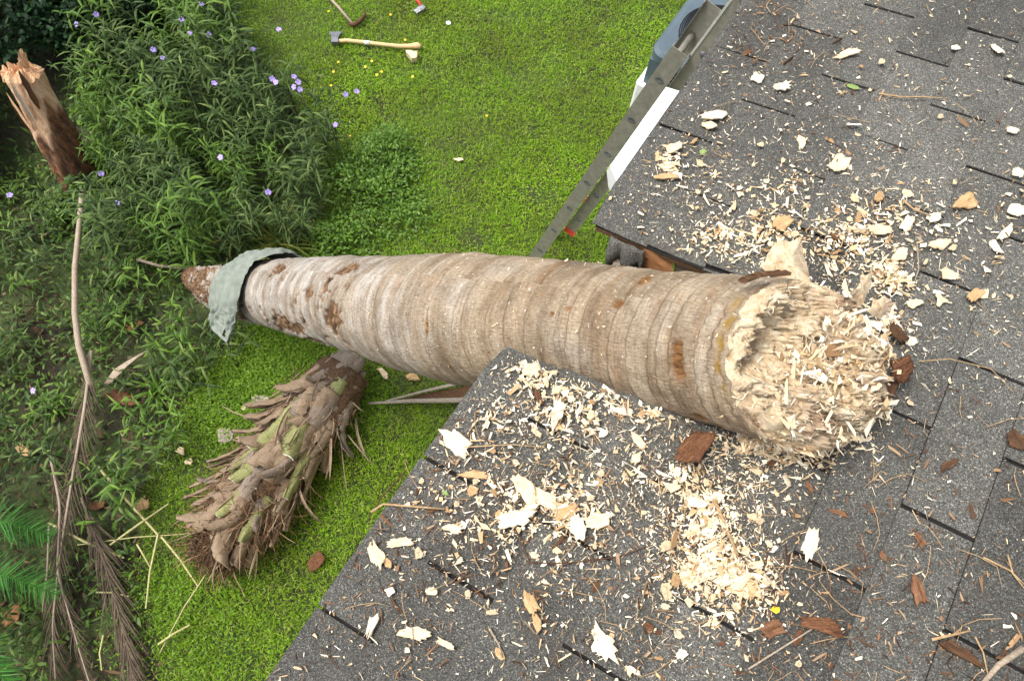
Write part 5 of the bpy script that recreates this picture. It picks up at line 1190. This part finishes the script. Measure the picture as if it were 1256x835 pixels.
# ------------------------------------------------------------ dead fronds, stems, sticks, cycad
def frond(root, path, hts, ll, n, mt, r0=.009, droopz=.3, ang=.7, lwid=.006, nm='frond', sd0=0, mt2=None):
    r = np.random.default_rng(sd0); P = [ground(x, y, h) for (x, y), h in zip(path, hts)]; P = np.array(P); t_ = np.linspace(0, 1, len(P)); tt = np.linspace(0, 1, 30)
    Q = np.stack([np.interp(tt, t_, P[:, i]) for i in range(3)], 1); Q[1:-1] = (Q[:-2]+Q[1:-1]*2+Q[2:])/4
    m = MB(); m.tube(list(Q), list(np.linspace(r0, r0*.3, 30)), 6); mid = m.build('midrib', M[mt2 or mt], root, True)
    f = MB()
    for i in range(n):
        t = .06+.94*i/n; k = min(28, int(t*29)); fr = t*29-k; p = Q[k]*(1-fr)+Q[k+1]*fr; d = nrm(Q[k+1]-Q[k]); s_ = nrm(np.cross(d, Z_)); L0 = ll*math.sin(PI*min(1, .18+t*.8))**.6
        for sg in (-1, 1):
            L = L0*r.uniform(.8, 1.1); dirv = nrm(d*math.cos(ang)+s_*sg*math.sin(ang)+Z_*r.normal(.1, .15)); q = [p]
            for j in range(4): dirv = nrm(dirv-Z_*droopz*.3+r.normal(0, .04, 3)); nq = q[-1]+dirv*L/4; nq[2] = max(.012, nq[2]); q.append(nq)
            f.strip(q, [lwid*.5, lwid*.5, lwid*.45, lwid*.3, .0003], nrm(np.cross(dirv, Z_)+r.normal(0, .1, 3)), .4)
    f.build('leaflets', M[mt], root)
fr1 = empty('dead_frond', ground(100, 500), 'long dead brown palm frond drooping down the left side of the bed', 'palm frond')
frond(fr1, [(112, 430), (104, 500), (88, 590), (72, 690), (64, 770), (70, 860)], [.22, .20, .16, .12, .1, .08], .34, 70, 'frond', .012, .5, .32, .006, sd0=1, mt2='dry_stem')
fr2 = empty('dead_frond', ground(140, 700), 'dark dead palm frond lying below the pale green sticks', 'palm frond')
frond(fr2, [(100, 610), (125, 680), (148, 760), (168, 850)], [.12, .12, .1, .08], .40, 64, 'frond', .010, .4, .26, .006, sd0=2)
fr3 = empty('dead_frond', ground(60, 760), 'narrow dead frond at the bottom left corner', 'palm frond')
frond(fr3, [(62, 560), (74, 620), (70, 700), (95, 790), (120, 870)], [.2, .16, .12, .1, .08], .22, 50, 'frond', .009, .5, .25, .005, sd0=3, mt2='dry_stem')
cy_ = empty('cycad', ground(-120, 690), 'green cycad with feathery leaves reaching in at the left edge', 'cycad')
for i, (pth, hs) in enumerate([([(-140, 660), (-60, 640), (10, 640), (66, 658)], [.5, .62, .58, .42]), ([(-140, 700), (-60, 700), (10, 706), (72, 730)], [.45, .55, .5, .35]), ([(-140, 720), (-80, 760), (-20, 800), (20, 850)], [.45, .55, .5, .35]), ([(-150, 640), (-110, 600), (-60, 570), (-10, 560)], [.5, .6, .55, .4])]):
    g = empty('frond', (0, 0, 0)); g.parent = cy_; g.location = -cy_.location
    frond(g, pth, hs, .17, 62, 'cycad', .007, .12, .95, .007, sd0=10+i)
m = MB(); m.tube([ground(-120, 690, 0), ground(-130, 680, .3), ground(-140, 670, .48)], [.10, .09, .07], 12); m.build('trunk', M['bark_dark'], cy_, True)
twig([(101, 235), (97, 280), (92, 330), (92, 385), (97, 425), (108, 462), (114, 482)], .018, 'dry_stem', 'pale dry curved stem standing left of the trunk base', 'dry_stick', 'dry stick', True, [.34, .34, .32, .3, .28, .22, .16], .022)
twig([(168, 318), (195, 326), (235, 330)], .012, 'dry_stem', 'short dry stem sticking out left of the trunk base', 'dry_stick', 'dry stick', True, [.18, .16, .14], .01)
twig([(60, 645), (58, 700), (52, 750)], .006, 'dry_stem', 'thin dry stem beside the lower cycad leaf', 'dry_stick', 'dry stick', True, [.2, .16, .12])
for i, (x0, y0, x1, y1, w_, lb) in enumerate([(120, 572, 198, 660, .013, 'long pale green stick running down to the crossing point'), (60, 641, 152, 684, .011, 'pale green stick left of the crossing point over the dead frond'), (198, 658, 243, 719, .010, 'pale green stick leading from the crossing point to the palm head'), (194, 655, 179, 746, .010, 'pale green stick hanging straight down from the crossing point'), (135, 668, 206, 618, .010, 'pale green stick rising right across the long one'), (95, 668, 236, 654, .005, 'thin pale green stick lying level through the crossing point'), (262, 690, 196, 800, .006, 'thin pale green stick pointing down left below the palm head'), (194, 790, 233, 766, .010, 'short pale green stick under the palm head'), (168, 667, 184, 695, .008, 'very short pale green stick by the crossing point'), (127, 778, 125, 822, .008, 'short upright pale stick near the bottom left'), (118, 726, 158, 731, .007, 'short pale stick lying level on the dark frond'), (238, 640, 300, 642, .004, 'thin pale stick reaching to the palm head fibres')]):
    m = MB(); a, b = ground(x0, y0, .10), ground(x1, y1, .08); c_ = (a+b)/2+np.array([0, 0, .012]); d = nrm(b-a); s_ = nrm(np.cross(d, Z_)); V = []; w_ *= .72; c_ = c_+s_*.012*math.sin(i*2.3)
    for p, f in ((a, 1), (c_, 1), (b, .7)): V += [p-s_*w_*f, p+s_*w_*f, p+s_*w_*f*.6+Z_*w_*.9*f, p-s_*w_*f*.6+Z_*w_*.9*f]
    m.add(V, [[l*4+i_, l*4+(i_+1) % 4, (l+1)*4+(i_+1) % 4, (l+1)*4+i_] for l in range(2) for i_ in range(4)]+[[3, 2, 1, 0], [8, 9, 10, 11]])
    tag(m.build('green_stick', M['palestick']), lb, 'stick')
m = MB(); P = [(134, 470), (150, 452), (166, 440), (190, 425)]; pts = [ground(x, y, h) for (x, y), h in zip(P, [.12, .15, .16, .12])]; m.strip(pts, [.035, .055, .03, .006], nrm(np.array([.6, .5, .3])), .5); o = m.build('leaf_sheath', M['dry_stem'], None, True); o.modifiers.new('t', 'SOLIDIFY').thickness = .005
tag(o, 'pale curled dry leaf sheath left of the palm head', 'leaf sheath')
for x, y, l, w_, a_, mt, lb in [(152, 490, 44, 22, -20, 'bark_red', 'curled brown leaf below the pale dry sheath'), (165, 400, 24, 12, 20, 'orange_wood', 'small rusty leaf in the plants left of the trunk base'), (18, 753, 26, 18, 40, 'orange_wood', 'rusty leaf at the left edge below the cycad leaves'), (305, 490-6+30, 1, 1, 0, 'bark_red', None), (278, 535, 20, 18, 30, 'grey_wood', 'grey leaf scrap above the palm head on the grass'), (322, 492, 22, 14, -10, 'grey_wood', 'grey brown scrap behind the palm head'), (388, 688, 28, 22, 40, 'bark_red', 'brown fibre scrap on the grass right of the palm head'), (415, 605, 1, 1, 0, 'bark_red', None), (120, 620, 20, 14, 10, 'bark_red', 'brown leaf above the pale green sticks')]:
    if lb: put('dead_leaf', x, y, l, w_, a_, 'ragged', mt, lb, 'dead leaf', g=True, th=.003, tilt=.3)
ds = empty('dry_frond_base', ground(510, 488), 'split dry frond stalk lying on the grass between the trunk and the roof', 'frond stalk')
for pth, w_, nm in ([[(452, 495), (500, 492), (560, 491), (600, 488)], .028, 'stalk'], [[(474, 492), (520, 480), (560, 471), (600, 462)], .020, 'stalk']):
    m = MB(); m.strip([ground(x, y, .07) for x, y in pth], [.004, w_*.5, w_*.7, w_*.7], nrm(np.array([.1, 1, 0])), .3); o = m.build(nm, M['grey_wood'], ds, True); o.modifiers.new('t', 'SOLIDIFY').thickness = .012
m = MB(); m.strip([ground(x, y, .045) for x, y in [(474, 494), (520, 487), (565, 482), (605, 476)]], [.003, .035, .06, .06], nrm(np.array([.1, 1, 0])), -.2); m.build('blade', M['bark_dark'], ds, True)
